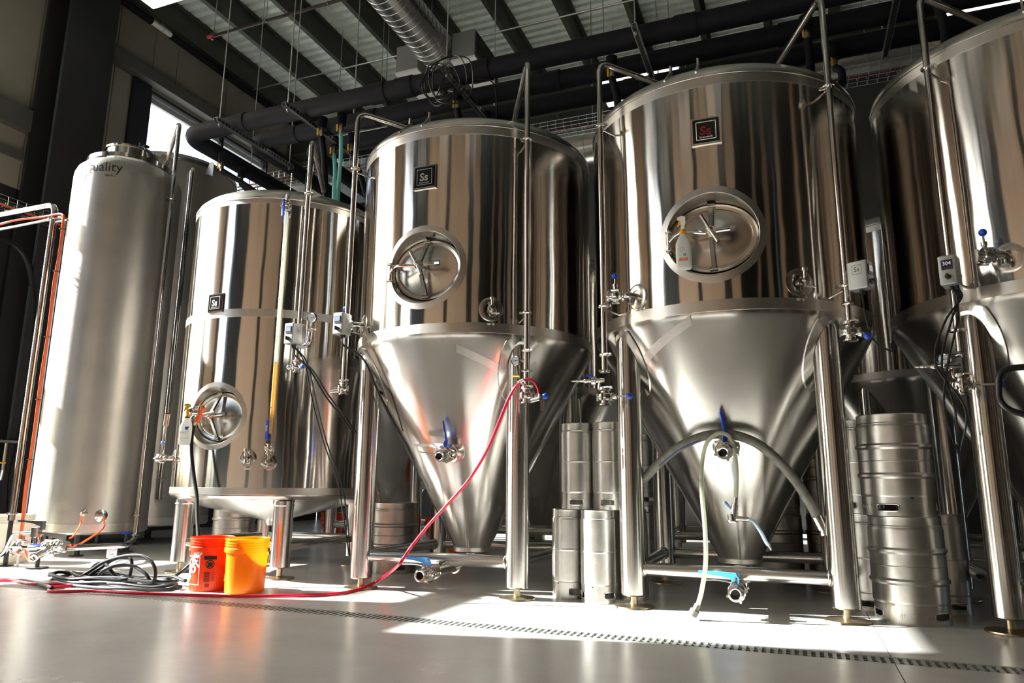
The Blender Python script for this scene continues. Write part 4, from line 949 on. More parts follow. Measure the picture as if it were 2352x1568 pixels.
# -------------------------------------------------------- tall satin tanks on the left
XT, YTT, RT = -7.2, 5.8, .572
tT = thing('tall_tank', 'tall satin steel tank with a printed word near its top, farthest left', 'tank', (XT, YTT, 0))
ZT = 4.36
shell(XT, YTT, RT, .24, ZT-.17, tT, 'satin_steel', n=128)
obj('top', MB().lathe([(RT, ZT-.172), (RT-.006, ZT-.11), (RT-.03, ZT-.05), (RT-.08, ZT-.0), (RT-.125, ZT+.02), (.30, ZT+.09), (.001, ZT+.11)], 96, (XT, YTT, 0)), 'satin_steel', tT, 50)
obj('rim', MB().lathe([(RT-.125, ZT+.03), (RT-.105, ZT+.034), (RT-.105, ZT+.085), (RT-.125, ZT+.09)], 96, (XT, YTT, 0)), 'pipe_steel', tT, 30)
obj('base_ring', MB().lathe([(RT+.001, .33), (RT+.004, .328), (RT+.004, .242), (RT-.01, .225), (RT-.05, .215), (.05, .20)], 96, (XT, YTT, 0)), 'band_steel', tT, 30)
hx, hy = XT-.05, YTT+.02
hc = obj('hatch', MB().lathe([(.27, ZT+.04), (.27, ZT+.27), (.287, ZT+.275), (.29, ZT+.295), (.275, ZT+.305), (.12, ZT+.33), (.001, ZT+.335)], 64, (hx, hy, 0)), 'pipe_steel', tT, 40)
obj('clamp_bar', MB().prism([(-.26, 0), (-.13, .055), (.14, .06), (.14, .095), (-.14, .09)], (hx, hy-.02, ZT+.285), (.79, .61, 0), (0, 0, 1), (-.61, .79, 0), .04), 'pipe_steel', hc, 0)
obj('clamp_knob', MB().cyl((hx+.11, hy+.085, ZT+.27), (hx+.11, hy+.085, ZT+.43), .008, n=8).lathe([(.001, .40), (.035, .405), (.035, .42), (.001, .425)], 14, (hx+.12, hy+.09, ZT)).cyl((hx+.07, hy+.05, ZT+.36), (hx+.07, hy+.05, ZT+.45), .018, n=10), 'black_plastic', hc)
for a in (.6, 2.2, 3.8, 5.4): x, y = XT+.4*math.cos(a), YTT+.4*math.sin(a); obj('leg', MB().cyl((x, y, 0), (x, y, .215), .032, n=14).cyl((x, y, 0), (x, y, .012), .07, n=18), 'black_plastic', tT)
p = oncyl(232, 383, XT, YTT, RT); thq = math.atan2(p.y-YTT, p.x-XT)
obj('lettering', text_mb('Quality', .155, oncurve(XT, YTT, RT, thq, p.z), .0006), 'black_print', tT, 0)
obj('lettering', text_mb('tanks', .05, oncurve(XT, YTT, RT, thq+.19, p.z-.095), .0006), 'black_print', tT, 0)
pc = oncurve(XT, YTT, RT, thq-.36, p.z-.11)
m_ = MB(); m_.add([pc(-.035, .07, .001), pc(.04, .04, .001), pc(.0, -.075, .001)], [(0, 1, 2)]); obj('emblem', m_, 'blue_print', tT, 0)
for px, py, pad in ((192, 1177, .035), (232, 1184, .062)):
    p = oncyl(px, py, XT, YTT, RT); th = math.atan2(p.y-YTT, p.x-XT); n_ = V((math.cos(th), math.sin(th), 0)); o = V((XT, YTT, p.z))+n_*RT
    pr = obj('port', MB().lathe([(pad, -.01), (pad, .002), (pad*.6, .012), (pad*.55, .04), (pad*.7, .045), (pad*.7, .062), (pad*.45, .068), (pad*.45, .11), (pad*.2, .125), (.001, .128)], 24, o, n_, ref=(.01, .02, 1)), 'fitting_steel', tT)
    e = o+n_*.12; tgt = ony(160 if px < 200 else 168, 1236 if px < 200 else 1255, 4.62)
    obj('sensor_cable', MB().tube(spline([e, e+n_*.03-V((0, 0, .03)), e+n_*.05-V((0, 0, .12)), tgt.lerp(e, .35)+V((0, -.0, -.06)), tgt], 6), .008, 8), 'orange_rubber', tT)
p = oncyl(290, 1218, XT, YTT, RT); th = math.atan2(p.y-YTT, p.x-XT)
m_ = MB(); pf = oncurve(XT, YTT, RT, th, p.z); m_.add([pf(a, b, .001) for a, b in ((-.06, -.035), (.06, -.035), (.06, .035), (-.06, .035))], [(0, 1, 2, 3)]); obj('rating_plate', m_, 'blue_print', tT, 0)
# riser pipes beside it
def riserL(tk, xy, z0, z1, ends, r=.024, cl=()):
    x, y = xy; obj('riser_pipe', MB().tube(fillet([(x, y, z0), (x, y, z1)]+ends, .07), r, 14), 'pipe_steel', tk)
    for z in cl: clamp(tk, (x, y, z), (0, 0, 1), r, nut=(1, .3, 0))
a = oncyl(357, 800, XT, YTT, RT+.07)
obj('riser_pipe', MB().tube(fillet([ony(150, 1258, 4.6), ony(290, 1252, 5.25), (a.x, a.y, ony(311, 1236, a.y).z), (a.x, a.y, ony(411, 278, a.y).z), (XT+.22, YTT+.25, 4.42)], .10), .025, 16), 'pipe_steel', tT)
for z in (ony(396, 457, a.y).z, ony(318, 1183, a.y).z, ony(314, 1228, a.y).z): clamp(tT, (a.x, a.y, z), (0, 0, 1), .025, nut=(-1, .3, 0)); obj('standoff', MB().cyl((a.x, a.y, z), (a.x+(XT-a.x)*.13, a.y+(YTT-a.y)*.13, z), .008, n=6), 'black_plastic', tT)
t2x, t2y, t2r = -7.95, 7.15, .80; z2 = ony(400, 366, 6.65).z
tT2 = thing('tall_tank', 'second tall satin steel tank, half hidden behind the lettered one', 'tank', (t2x, t2y, 0))
shell(t2x, t2y, t2r, .24, z2, tT2, 'satin_steel', n=128)
obj('top', MB().lathe([(t2r, z2-.002), (t2r-.02, z2+.05), (t2r-.1, z2+.09), (.001, z2+.15)], 96, (t2x, t2y, 0)), 'satin_steel', tT2, 50)
obj('rim', MB().lathe([(t2r, z2-.05), (t2r+.008, z2-.047), (t2r+.008, z2), (t2r, z2+.003)], 96, (t2x, t2y, 0)), 'pipe_steel', tT2, 30)
obj('base_ring', MB().lathe([(t2r+.001, .33), (t2r+.004, .328), (t2r+.004, .242), (t2r-.01, .225), (.05, .20)], 96, (t2x, t2y, 0)), 'band_steel', tT2, 30)
for aa_ in (.6, 2.2, 3.8, 5.4): x, y = t2x+.5*math.cos(aa_), t2y+.5*math.sin(aa_); obj('leg', MB().cyl((x, y, 0), (x, y, .215), .04, n=14).cyl((x, y, 0), (x, y, .012), .08, n=18), 'black_plastic', tT2)
p = ony(484, 380, 6.9); obj('lifting_lug', MB().prism([(-.09, -.10), (.05, -.16), (.05, .02), (.02, .05), (-.02, .04)], (p.x, 6.9, p.z), (1, 0, 0), (0, 0, 1), (0, 1, 0), .012), 'satin_steel', tT2, 0)
b = oncyl(400, 800, t2x, t2y, t2r+.08)
obj('riser_pipe', MB().tube(fillet([(b.x, b.y, .55), (b.x, b.y, ony(440, 388, b.y).z), (b.x-.12, b.y+.14, ony(440, 388, b.y).z+.04)], .06), .034, 16), 'pipe_steel', tT2)
clamp(tT2, (b.x, b.y, .80), (0, 0, 1), .034, nut=(1, .3, 0))
# -------------------------------------------------------- back row of fermenters
for x, y, lb in ((-5.0, 8.6, 'dim conical fermenter in the back row behind the sight-tube tank'), (-2.95, 8.6, 'dim conical fermenter in the back row behind the red-hose tank'), (-.75, 8.6, 'dim conical fermenter in the back row behind the small-bottle tank'), (1.35, 8.6, 'dim conical fermenter in the back row behind the right-hand kegs'), (3.5, 8.6, 'dim conical fermenter in the back row behind the rightmost tank')):
    fermenter(x, lb, False, y)

# ================================================================ KEGS
def keg_proto(big, mat, label, group=None, text=None, name='keg'):
    t = thing(name, label, 'keg', (0, 0, 0), group)
    n = 60
    if big:
        R_ = .200; body = [(.001, .10), (.12, .098), (.170, .095), (R_-.004, .108), (R_, .118), (R_, .212), (R_+.010, .224), (R_+.010, .236), (R_, .248), (R_-.0005, .312), (R_+.0025, .315), (R_-.0005, .318), (R_, .382), (R_+.010, .394), (R_+.010, .406), (R_, .418), (R_, .520), (R_-.006, .532), (.165, .538), (.06, .552), (.001, .553)]
        sk, ch, zs = R_-.004, R_-.008, .108
    else:
        R_ = .1165; body = [(.001, .10), (.08, .098), (.10, .095), (R_-.003, .108), (R_, .116), (R_, .318), (R_+.002, .322), (R_, .326), (R_, .528), (R_-.004, .536), (.09, .54), (.001, .55)]
        sk, ch, zs = R_-.003, R_-.005, .108
    obj('barrel', MB().lathe(sup(body), n, (0, 0, 0)), mat, t, 28)
    # handle skirt (kegs stand upside down): slots cut through, thin notches at its top edge
    pr = [(sk-.004, .003), (sk, .0), (sk+.001, .012), (sk, .027), (sk, .071), (sk, .088), (sk, .100), (sk, zs)]
    k = n//3; w = 6 if big else 8
    def skip(j, i):
        c = i % k
        if j in (3,) and 1 <= c <= w: return True
        if j in (2, 4) and 2 <= c <= w-1 and False: return True
        if j == 6 and c == (10 if big else 14): return True
        return False
    s_ = MB().lathe(pr, n, (0, 0, 0), skip=skip, a0=-PI/2-PI/6)
    s_.lathe([(sk-.006, .0), (sk-.006, .028), (sk-.006, .070), (sk-.006, .1)], n, (0, 0, 0), skip=lambda j, i: j == 1 and 1 <= i % k <= w, a0=-PI/2-PI/6)
    so = obj('handle_skirt', s_, mat, t, 30)
    for q in range(3): obj('handle_rim', handle_rims(sk, n, k, w, q), mat, so, 40)
    pr = [(R_-.004, .530), (ch+.004, .536), (ch, .542), (ch, .580), (ch+.002, .588), (ch-.002, .592), (ch-.008, .588), (ch-.008, .54)]
    obj('rim', MB().lathe(pr, n, (0, 0, 0), skip=lambda j, i: j == 1 and i % k == 4, a0=-PI/2), mat, t, 30)
    if text: obj('lettering', text_mb(text, .036, oncurve(0, 0, sk, math.radians(-143), .052, PI), .0018, space=1.15), mat, so, 0)
    return t
def handle_rims(sk, n, k, w, q0):
    m_ = MB()
    for q in (q0,):
        a0 = -PI/2-PI/6+2*PI*(q*k+1)/n; a1 = -PI/2-PI/6+2*PI*(q*k+1+w)/n; P = []
        for i in range(25):
            s = i/24*2*PI; a = (a0+a1)/2+(a1-a0)/2*max(-1, min(1, 1.18*math.cos(s))); z = .049+.0205*max(-1, min(1, 1.3*math.sin(s))); P.append((( sk-.002)*math.cos(a), (sk-.002)*math.sin(a), z))
        m_.tube(P[:-1], .0045, 6, closed=True)
    return m_
kb = keg_proto(True, 'keg_steel', 'dented wide steel keg at the bottom of the two-keg stack, embossed upside down', text='WALLENP')
kb.location = (.585, 4.915, 0); kb.rotation_euler = (0, 0, math.radians(52))
k2 = dup(kb, (.568, 4.915, .593), math.radians(-18), 'cleaner wide steel keg on top of the two-keg stack by the right leg')
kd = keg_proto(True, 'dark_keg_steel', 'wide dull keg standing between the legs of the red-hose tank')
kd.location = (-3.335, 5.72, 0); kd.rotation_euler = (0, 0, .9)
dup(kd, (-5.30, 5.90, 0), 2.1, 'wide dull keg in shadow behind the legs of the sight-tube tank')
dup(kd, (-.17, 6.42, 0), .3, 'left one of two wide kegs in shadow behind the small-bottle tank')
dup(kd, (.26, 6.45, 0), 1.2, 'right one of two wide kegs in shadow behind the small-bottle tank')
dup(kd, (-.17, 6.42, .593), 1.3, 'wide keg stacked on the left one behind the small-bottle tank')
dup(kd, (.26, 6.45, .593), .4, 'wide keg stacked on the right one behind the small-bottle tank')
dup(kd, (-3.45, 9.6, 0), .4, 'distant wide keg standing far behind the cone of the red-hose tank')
ks = keg_proto(False, 'keg_steel', 'sunlit slim keg at the front of the slim-keg stack', name='slim_keg')
ks.location = (-1.262, 4.845, 0); ks.rotation_euler = (0, 0, math.radians(58))
for loc, rz, lb in (((-1.50, 4.955, 0), 40, 'slim keg on the floor behind and left of the sunlit one, half in shade'),
                    ((-1.085, 5.06, 0), 10, 'slim keg on the floor tucked behind the leg of the small-bottle tank'),
                    ((-1.43, 4.95, .593), 12, 'narrower-looking slim keg on top of the slim-keg stack, left one'),
                    ((-1.195, 4.93, .593), 5, 'slim keg on top of the slim-keg stack, right one touching the leg'),
                    ((-1.20, 6.20, 0), 80, 'slim keg on the floor behind the left leg of the small-bottle tank'),
                    ((-1.20, 6.20, .593), 30, 'slim keg on top of the one behind the left leg of the small-bottle tank'),
                    ((.405, 5.235, 0), 100, 'slim keg on the floor just left behind the wide two-keg stack'),
                    ((.575, 5.42, 0), 20, 'slim keg on the floor hidden mostly behind the wide two-keg stack'),
                    ((.405, 5.24, .593), 70, 'slim keg on top behind the wide two-keg stack'),
                    ((.85, 5.32, 0), 15, 'dark slim keg on the floor right of the wide two-keg stack')):
    dup(ks, loc, math.radians(rz), lb)

# ================================================================ BUCKETS
def bucket(name, label, mat, cat='bucket', S=1.0, group=None):
    t = thing(name, label, cat, (0, 0, 0), group)
    pr = [(.001, .0), (.126, .0), (.132, .004), (.134, .02), (.1415, .262), (.1425, .272), (.153, .274), (.155, .280), (.154, .303), (.150, .308), (.1455, .310), (.146, .318), (.1525, .320), (.1525, .325), (.1465, .327), (.1470, .335), (.1525, .337), (.1525, .342), (.1470, .344), (.1475, .354), (.1530, .357), (.1530, .366), (.1490, .368), (.1455, .364), (.1430, .30), (.1380, .262), (.131, .02), (.125, .008), (.001, .007)]
    obj('pail', MB().lathe([(a*S, b*S) for a, b in pr], 64, (0, 0, 0)), mat, t, 30)
    return t
def bail(t, S, th0, swing, mat='fitting_steel'):
    c, s = math.cos(th0), math.sin(th0); P = []
    for i in range(25):
        a = PI*i/24; x = .157*S*math.cos(a); d = .20*S*math.sin(a)
        P.append((x*c-math.sin(th0)*-d*math.cos(swing)*1.0, x*s+c*-d*math.cos(swing), .29*S-d*math.sin(swing)))
    h_ = obj('handle', MB().tube(P, .0022*S, 6), mat, t)
    for e_ in (1, -1): obj('handle_ear', MB().cyl((e_*.150*S*c, e_*.150*S*s, .29*S), (e_*.168*S*c, e_*.168*S*s, .29*S), .014*S, n=12), mat, h_)
red = bucket('bucket', 'red-orange plastic bucket with a white square logo, beside the black hose pile', 'bucket_orange')
def decal(rx, ry, th, z, mat, t, name='print', R_=.1405, k=8, slope=.030):
    f_ = oncurve(0, 0, R_, th, z); m_ = MB(); pts = [f_(a, b, .0012+slope*(b+z-.2)) for b in (-ry, ry) for a in np.linspace(-rx, rx, k)]; m_.grid(pts, 2, k); return obj(name, m_, mat, t, 0)
def slanted(th, z, rot=0.0, R_=.1405, sl=.030):
    g = oncurve(0, 0, R_, th, z, rot)
    def f(x, y, zz):
        yy = x*math.sin(rot)+y*math.cos(rot); return g(x, y, zz+.001+sl*(yy+z-.2))
    return f
TH = math.radians(-118)
m_ = MB()
for a, b, sa, sb in ((0, .095, .098, .003), (0, -.095, .098, .003), (-.097, 0, .003, .097), (.097, 0, .003, .097)):
    f_ = slanted(TH, .145); pts = [f_(x, y, .0003) for y in (b-sb, b+sb) for x in np.linspace(a-sa, a+sa, 12)]; m_.grid(pts, 2, 12)
obj('logo_border', m_, 'white_print', red, 0)
obj('lettering', text_mb('THE HOME\nDEPOT', .066, slanted(TH, .143, math.radians(45)), .0004, bold=.0035), 'white_print', red, 0)
TW = math.radians(-49)
decal(.042, .013, TW, .232, 'black_print', red, 'warning_label')
pc = slanted(TW, .188); m_ = MB(); P = [pc(.030*math.cos(a), .030*math.sin(a), .0005) for a in np.linspace(0, 2*PI, 25)[:-1]]; Q = [pc(.024*math.cos(a), .024*math.sin(a), .0005) for a in np.linspace(0, 2*PI, 25)[:-1]]
m_.grid(P+Q, 2, 24, True); obj('warning_label', m_, 'black_print', red, 0)
m_ = MB(); P = [pc(.020*math.cos(a)*(.7+.3*math.sin(2*a+.5)), .019*math.sin(a)-.002, .0006) for a in np.linspace(0, 2*PI, 19)[:-1]]; m_.add(P, [tuple(range(18))])
m_.add([pc(-.024, .018, .0007), pc(-.020, .023, .0007), (pc(.024, -.018, .0007)), pc(.020, -.023, .0007)], [(0, 3, 2, 1)]); obj('warning_label', m_, 'black_print', red, 0)
m_ = MB()
for k in range(9): f_ = slanted(TW, .135-.008*k); m_.grid([f_(x, y, .0004) for y in (-.002, .002) for x in np.linspace(-.036, .004, 6)], 2, 6)
for k in range(6): f_ = slanted(TW, .130-.011*k); m_.grid([f_(x, y, .0004) for y in (-.0015, .0015) for x in np.linspace(.014, .034+.004*(k % 2), 6)], 2, 6)
for k in range(8): f_ = slanted(TW, .045); m_.grid([f_(x, y, .0004) for y in (-.012, .012) for x in (-.026+.004*k, -.0238+.004*k)], 2, 2)
obj('fine_print', m_, 'black_print', red, 0)
bail(red, 1.0, math.radians(20), math.radians(62), 'copper')
red.location = (-3.978, 4.228, 0)
yel = bucket('bucket', 'yellow-orange translucent bucket standing in front of the red-orange one', 'bucket_yellow')
bail(yel, 1.0, math.radians(-170), math.radians(50))
obj('lettering', text_mb('LOWES', .06, slanted(math.radians(-170), .10), .0004, bold=.002), 'white_print', yel, 0)
f_ = slanted(math.radians(-38), .13)
yel.location = (-3.668, 4.238, 0)
for loc, lb in (((-5.86, 8.38, 0), 'small orange bucket far behind the sight-tube tank'), ((-4.12, 8.08, 0), 'orange bucket behind the dull keg of the red-hose tank'), ((-3.62, 7.68, 0), 'orange bucket sliver behind the cone of the red-hose tank')):
    q = dup(red, loc, math.radians(25), lb)
wb = bucket('bucket', 'cream white bucket behind the valves at the far left', 'cream_plastic', S=1.2)
wb.location = (-7.03, 4.85, 0)
t = thing('paddle', 'yellow paddle standing in the far orange bucket', 'paddle', (-5.86, 8.38, .008)); obj('shaft', MB().cyl((-5.86, 8.38, .02), (-5.83, 8.33, .62), .02, n=10), 'yellow_plastic', t); obj('blade', MB().box((-5.858, 8.378, .10), (.07, .012, .18)), 'yellow_plastic', t, 0)

# ================================================================ HOSES AND SMALL THINGS
def hose(name, label, pts, r, mat, cat='hose', k=8, n=10): return tag(obj(name, MB().tube(spline(pts, k), r, n), mat), label, cat)
def F(px, py, z=.012): return onz(px, py, z)
# red hose from the riser of tank A to the floor
rh = thing('red_hose', 'bright red hose from the middle tank riser down and along the floor', 'hose', tuple(F(600, 1366)))
air = [(1196, 878, 4.47), (1183, 890, 4.46), (1166, 920, 4.45), (1145, 972, 4.44), (1118, 1035, 4.43), (1078, 1100, 4.42), (1030, 1155, 4.40), (985, 1205, 4.38), (945, 1255, 4.36), (912, 1300, 4.34)]
gnd = [F(868, 1333, .05), F(826, 1352), F(780, 1362), F(720, 1366), F(640, 1368), F(560, 1369), F(470, 1367), F(380, 1364), F(290, 1361), F(215, 1357), F(150, 1358), F(112, 1356), F(125, 1348), F(170, 1344), F(185, 1338), F(150, 1341), F(80, 1340), F(35, 1333), F(0, 1332), F(-60, 1330)]
obj('hose', MB().tube(spline([ony(a, b, y) for a, b, y in air]+gnd, 7), .0105, 12), 'hose_red', rh)
cp = ony(1196, 876, 4.47)
obj('coupling', MB().cyl(cp+V((-.02, 0, -.01)), cp+V((.025, 0, .012)), .014, n=12).cyl(cp, cp+V((.03, 0, -.03)), .010, n=10).cyl(cp+V((0, 0, .0)), cp+V((-.012, 0, .03)), .004, n=6), 'fitting_steel', rh)
obj('tap_handle', MB().box(cp+V((-.035, -.005, .036)), (.058, .012, .008), fr=(V((1, 0, -.05)).normalized(), V((0, 1, 0)), V((.05, 0, 1)).normalized())), 'yellow_plastic', rh, 0)
obj('dark_hose', MB().tube(spline([cp+V((.02, 0, .01)), cp+V((.06, 0, .012)), cp+V((.10, 0, -.01)), cp+V((.125, 0, -.055)), cp+V((.132, 0, -.09))], 6), .0105, 10), 'hose_darkred', rh)
e = cp+V((.135, 0, -.09)); obj('hose_fitting', MB().cyl(e, e+V((.002, 0, -.03)), .013, n=10).box(e+V((.022, -.01, -.075)), (.026, .02, .075), .3).cyl(e+V((0, 0, -.03)), e+V((-.06, .01, -.04)), .016, n=12), 'fitting_steel', rh)
# pile of black hose
bp = thing('black_hose_pile', 'tangled pile of black hose on the floor left of the buckets', 'hose', tuple(F(260, 1340, 0)))
A_, B_ = F(100, 1350, .016), F(405, 1330, .016)
c0 = F(260, 1346, .016); ux = V((1, 0, 0)); uy = V((0, 1, 0))
cc = V((F(255, 1345, 0).x, F(255, 1345, 0).y, 0))
def lay(cx_, cy_, rx, ry, z, a0, a1, wob, tilt=0.0, n=26):
    P = []
    for i in range(n):
        t_ = i/(n-1); a = a0+(a1-a0)*t_
        P.append(V((cc.x+cx_+rx*math.cos(a)*(1+.05*math.sin(3*a+wob)), cc.y+cy_+ry*math.sin(a), max(.0125, z+tilt*max(0, math.sin(a*.5+wob))+.008*math.sin(5*a+wob)))))
    return P
for args in ((0, 0, .62, .17, .013, .3, 6.4, .2), (-.10, .05, .52, .20, .036, 1.0, 7.1, 1.2), (.12, .02, .46, .15, .034, -1.2, 5.2, 2.1), (-.22, -.02, .40, .12, .058, 2.0, 8.0, .7), (.05, .10, .55, .13, .056, .0, 5.9, 2.9)):
    obj('coil', MB().tube(spline(lay(*args), 3), .0125, 9), 'black_rubber', bp)
def arch(pxs, dy): return [V((ony(px, py, cc.y+dy).x, cc.y+dy*(1+.2*math.sin(k)), max(.014, ony(px, py, cc.y+dy).z))) for k, (px, py) in enumerate(pxs)]
for pxs, dy in (([(125, 1350), (165, 1336), (205, 1312), (240, 1290), (285, 1277), (325, 1276), (348, 1290), (357, 1312), (352, 1335), (330, 1348)], .0),
                ([(160, 1346), (190, 1322), (215, 1298), (234, 1290), (250, 1300), (265, 1318), (285, 1338), (310, 1350)], .06),
                ([(222, 1345), (226, 1322), (240, 1308), (270, 1298), (305, 1299), (330, 1312), (342, 1328), (344, 1345)], .03),
                ([(150, 1352), (185, 1330), (225, 1305), (262, 1284), (300, 1279), (308, 1296), (300, 1320), (290, 1345)], .10)):
    obj('coil', MB().tube(spline(arch(pxs, dy), 8), .0125, 10), 'black_rubber', bp)
obj('coil', MB().tube(spline([F(-60, 1327, .016), F(0, 1329, .016), F(60, 1333, .016), F(100, 1343, .016), F(120, 1350, .03)], 8), .0125, 10), 'black_rubber', bp)
obj('coil', MB().tube(spline([F(250, 1338, .03), F(330, 1333, .03), F(380, 1331, .02), F(412, 1316, .05), F(445, 1287, .14), F(470, 1262, .22)], 8), .0125, 10), 'black_rubber', bp)
e = F(341, 1322, .05); obj('connector', MB().cyl(e, e+V((-.03, .02, -.04)), .02, n=10).cyl(e+V((-.05, .05, -.04)), e+V((-.12, .03, -.04)), .017, n=12), 'hose_grey', bp)
# spray gun + black hose on the brite hatch
hp = ony(470, 946, 4.47)
sg = thing('spray_gun', 'orange and steel spray gun hung on the hatch of the sight-tube tank', 'spray gun', tuple(hp))
obj('grip', MB().tube(spline([ony(466, 936, 4.43), ony(460, 950, 4.44), ony(453, 968, 4.45)]), [.018]*17, 12), 'orange_rubber', sg)
obj('barrel', MB().cyl(ony(446, 938, 4.42), ony(468, 934, 4.44), .013, n=12).cyl(ony(440, 940, 4.42), ony(447, 938, 4.42), .020, n=12), 'fitting_steel', sg)
obj('nozzle', MB().cyl(ony(438, 941, 4.42), ony(444, 939, 4.42), .023, n=12), 'black_plastic', sg)
obj('trigger', MB().tube([ony(458, 932, 4.42), ony(454, 950, 4.41), ony(448, 962, 4.42)], .006, 6), 'fitting_steel', sg)
obj('swivel', MB().cyl(ony(452, 968, 4.45), ony(446, 976, 4.45), .013, n=10), 'pin_brass', sg)
obj('hose', MB().tube(spline([ony(446, 974, 4.45), ony(441, 1000, 4.45), ony(440, 1040, 4.43), ony(445, 1090, 4.42), ony(452, 1140, 4.40), ony(453, 1185, 4.36), ony(456, 1240, 4.30)], 8), .0145, 10), 'black_rubber', sg)
# bottles
def bottle(name, label, p, S, cap, trig, body='bottle_white', yaw=0.0):
    p = V(p); t = thing(name, label, 'spray bottle', tuple(p)); c, s = math.cos(yaw), math.sin(yaw); u = V((c, s, 0)); w = V((-s, c, 0))
    m_ = MB(); P = []; K = 28; secs = [(.0, .040, .026), (.006, .046, .031), (.02, .048, .033), (.150, .048, .033), (.165, .046, .032), (.205, .030, .026), (.222, .019, .019), (.235, .0155, .0155)]
    for z, a, b in secs:
        for i in range(K):
            t_ = 2*PI*i/K; ca, sa = math.cos(t_), math.sin(t_); e = .55
            P.append(p+u*(a*S*math.copysign(abs(ca)**e, ca))+w*(b*S*math.copysign(abs(sa)**e, sa))+V((0, 0, z*S)))
    m_.grid(P, len(secs), K, True); m_.add(P[:K], [tuple(range(K-1, -1, -1))]); bo = obj('bottle', m_, body, t, 40)
    obj('collar', MB().lathe([(.017*S, .228*S), (.023*S, .230*S), (.021*S, .25*S), (.017*S, .262*S), (.012*S, .264*S)], 24, p), cap, t, 30)
    hd = [(-.012, .262), (.012, .262), (.012, .285), (.020, .30), (.018, .345), (-.002, .352), (-.030, .345), (-.034, .333), (-.012, .325), (-.010, .29)]
    obj('sprayer', MB().prism([(a*S, b*S) for a, b in hd], p-w*(.011*S), u, (0, 0, 1), w, .022*S), trig, t, 30)
    obj('trigger', MB().prism([(-.014*S, .325*S), (-.022*S, .325*S), (-.034*S, .285*S), (-.028*S, .283*S), (-.012*S, .30*S)], p-w*(.006*S), u, (0, 0, 1), w, .012*S), cap, t, 0)
    return t, p, u, w, bo
b0 = ony(1572, 618, 4.335)
t, p, u, w, bo = bottle('spray_bottle', 'white spray bottle with orange collar hanging on the hatch arm', b0, .98, 'amber_plastic', 'clear_white')
f0 = p-w*.0337
def pf(a, b): return f0+u*a+V((0, 0, b))
m_ = MB(); m_.add([pf(-.028, .048), pf(.028, .048), pf(.028, .064), (pf(-.020, .064))], [(0, 1, 2, 3)]); obj('print', m_, 'orange_print', t, 0)
m_ = MB(); m_.add([pf(-.034, .046), pf(.028, .046), pf(.028, .0472), pf(-.034, .0472)], [(0, 1, 2, 3)]); obj('print', m_, 'black_print', t, 0)
m_ = MB(); P = [pf(.010+.0085*math.cos(a), .083+.0085*math.sin(a)) for a in np.linspace(0, 2*PI, 21)[:-1]]; Q = [pf(.010+.0035*math.cos(a), .083+.0035*math.sin(a)) for a in np.linspace(0, 2*PI, 21)[:-1]]; m_.grid(P+Q, 2, 20, True); obj('print', m_, 'green_print', t, 0)
m_ = MB(); P = [pf(-.002+.0165*math.cos(a), .118+.0165*math.sin(a)) for a in np.linspace(1.0, 4.6, 17)]; Q = [pf(-.002+.0145*math.cos(a), .118+.0145*math.sin(a)) for a in np.linspace(1.0, 4.6, 17)]; m_.grid(P+Q, 2, 17); obj('print', m_, 'red_print', t, 0)
obj('lettering', text_mb('E5', .015, flat(pf(.001, .115), u, (0, 0, 1), -w), .0002), 'dim_white_print', t, 0)
obj('lettering', text_mb('32 OZ', .009, flat(pf(.002, .056), u, (0, 0, 1), -w), .0002), 'white_print', t, 0)
b1 = ony(424, 1022, 4.415)
t, p, u, w, bo = bottle('spray_bottle', 'white bottle with a yellow sprayer hanging beside the spray gun', b1, .95, 'yellow_plastic', 'yellow_plastic', yaw=math.radians(30))
obj('neck_ring', MB().cyl(p+V((0, 0, .215)), p+V((0, 0, .226)), .022, n=18), 'black_plastic', t)
f0 = p-w*.0325
m_ = MB(); m_.add([pf(-.004, .145), pf(.030, .147), pf(.022, .122), pf(.006, .118)], [(0, 3, 2, 1)]); obj('print', m_, 'blue_print', t, 0)
m_ = MB()
for a, b, c_ in ((-.034, .105, .028), (-.034, .098, .0), (-.02, .092, .02), (-.034, .052, .034)): m_.add([pf(a, b), pf(c_, b), pf(c_, b+.0018), pf(a, b+.0018)], [(0, 1, 2, 3)])
obj('print', m_, 'blue_print', t, 0)
# thick grey hose draped over the racking valve of tank C
pC, nC = rC; yh = pC.y-.095
pts = [ony(1440, 1130, yh+.10), ony(1478, 1100, yh+.06), ony(1515, 1062, yh+.03), ony(1560, 1026, yh), ony(1610, 1003, yh-.01), ony(1655, 996, yh-.01), ony(1700, 1002, yh-.01), ony(1745, 1022, yh), ony(1790, 1060, yh+.01), ony(1830, 1108, yh+.02), ony(1862, 1158, yh+.03), ony(1884, 1200, yh+.04)]
gh = thing('grey_hose', 'thick grey braided hose draped over the valve on the small-bottle tank cone', 'hose', tuple(pts[5]))
obj('hose', MB().tube(spline(pts, 8), .0295, 18), 'hose_grey', gh)
obj('stripe', MB().tube(spline([q+V((0, -.021, -.020)) for q in pts[2:5]], 6), .0055, 6), 'stripe_blue', gh)
obj('coupling', MB().cyl(ony(1876, 1185, yh+.035), ony(1890, 1213, yh+.045), .033, n=20).cyl(ony(1890, 1213, yh+.045), ony(1895, 1222, yh+.047), .026, n=20).cyl(ony(1894, 1220, yh+.047), ony(1897, 1226, yh+.048), .036, n=20), 'fitting_steel', gh)
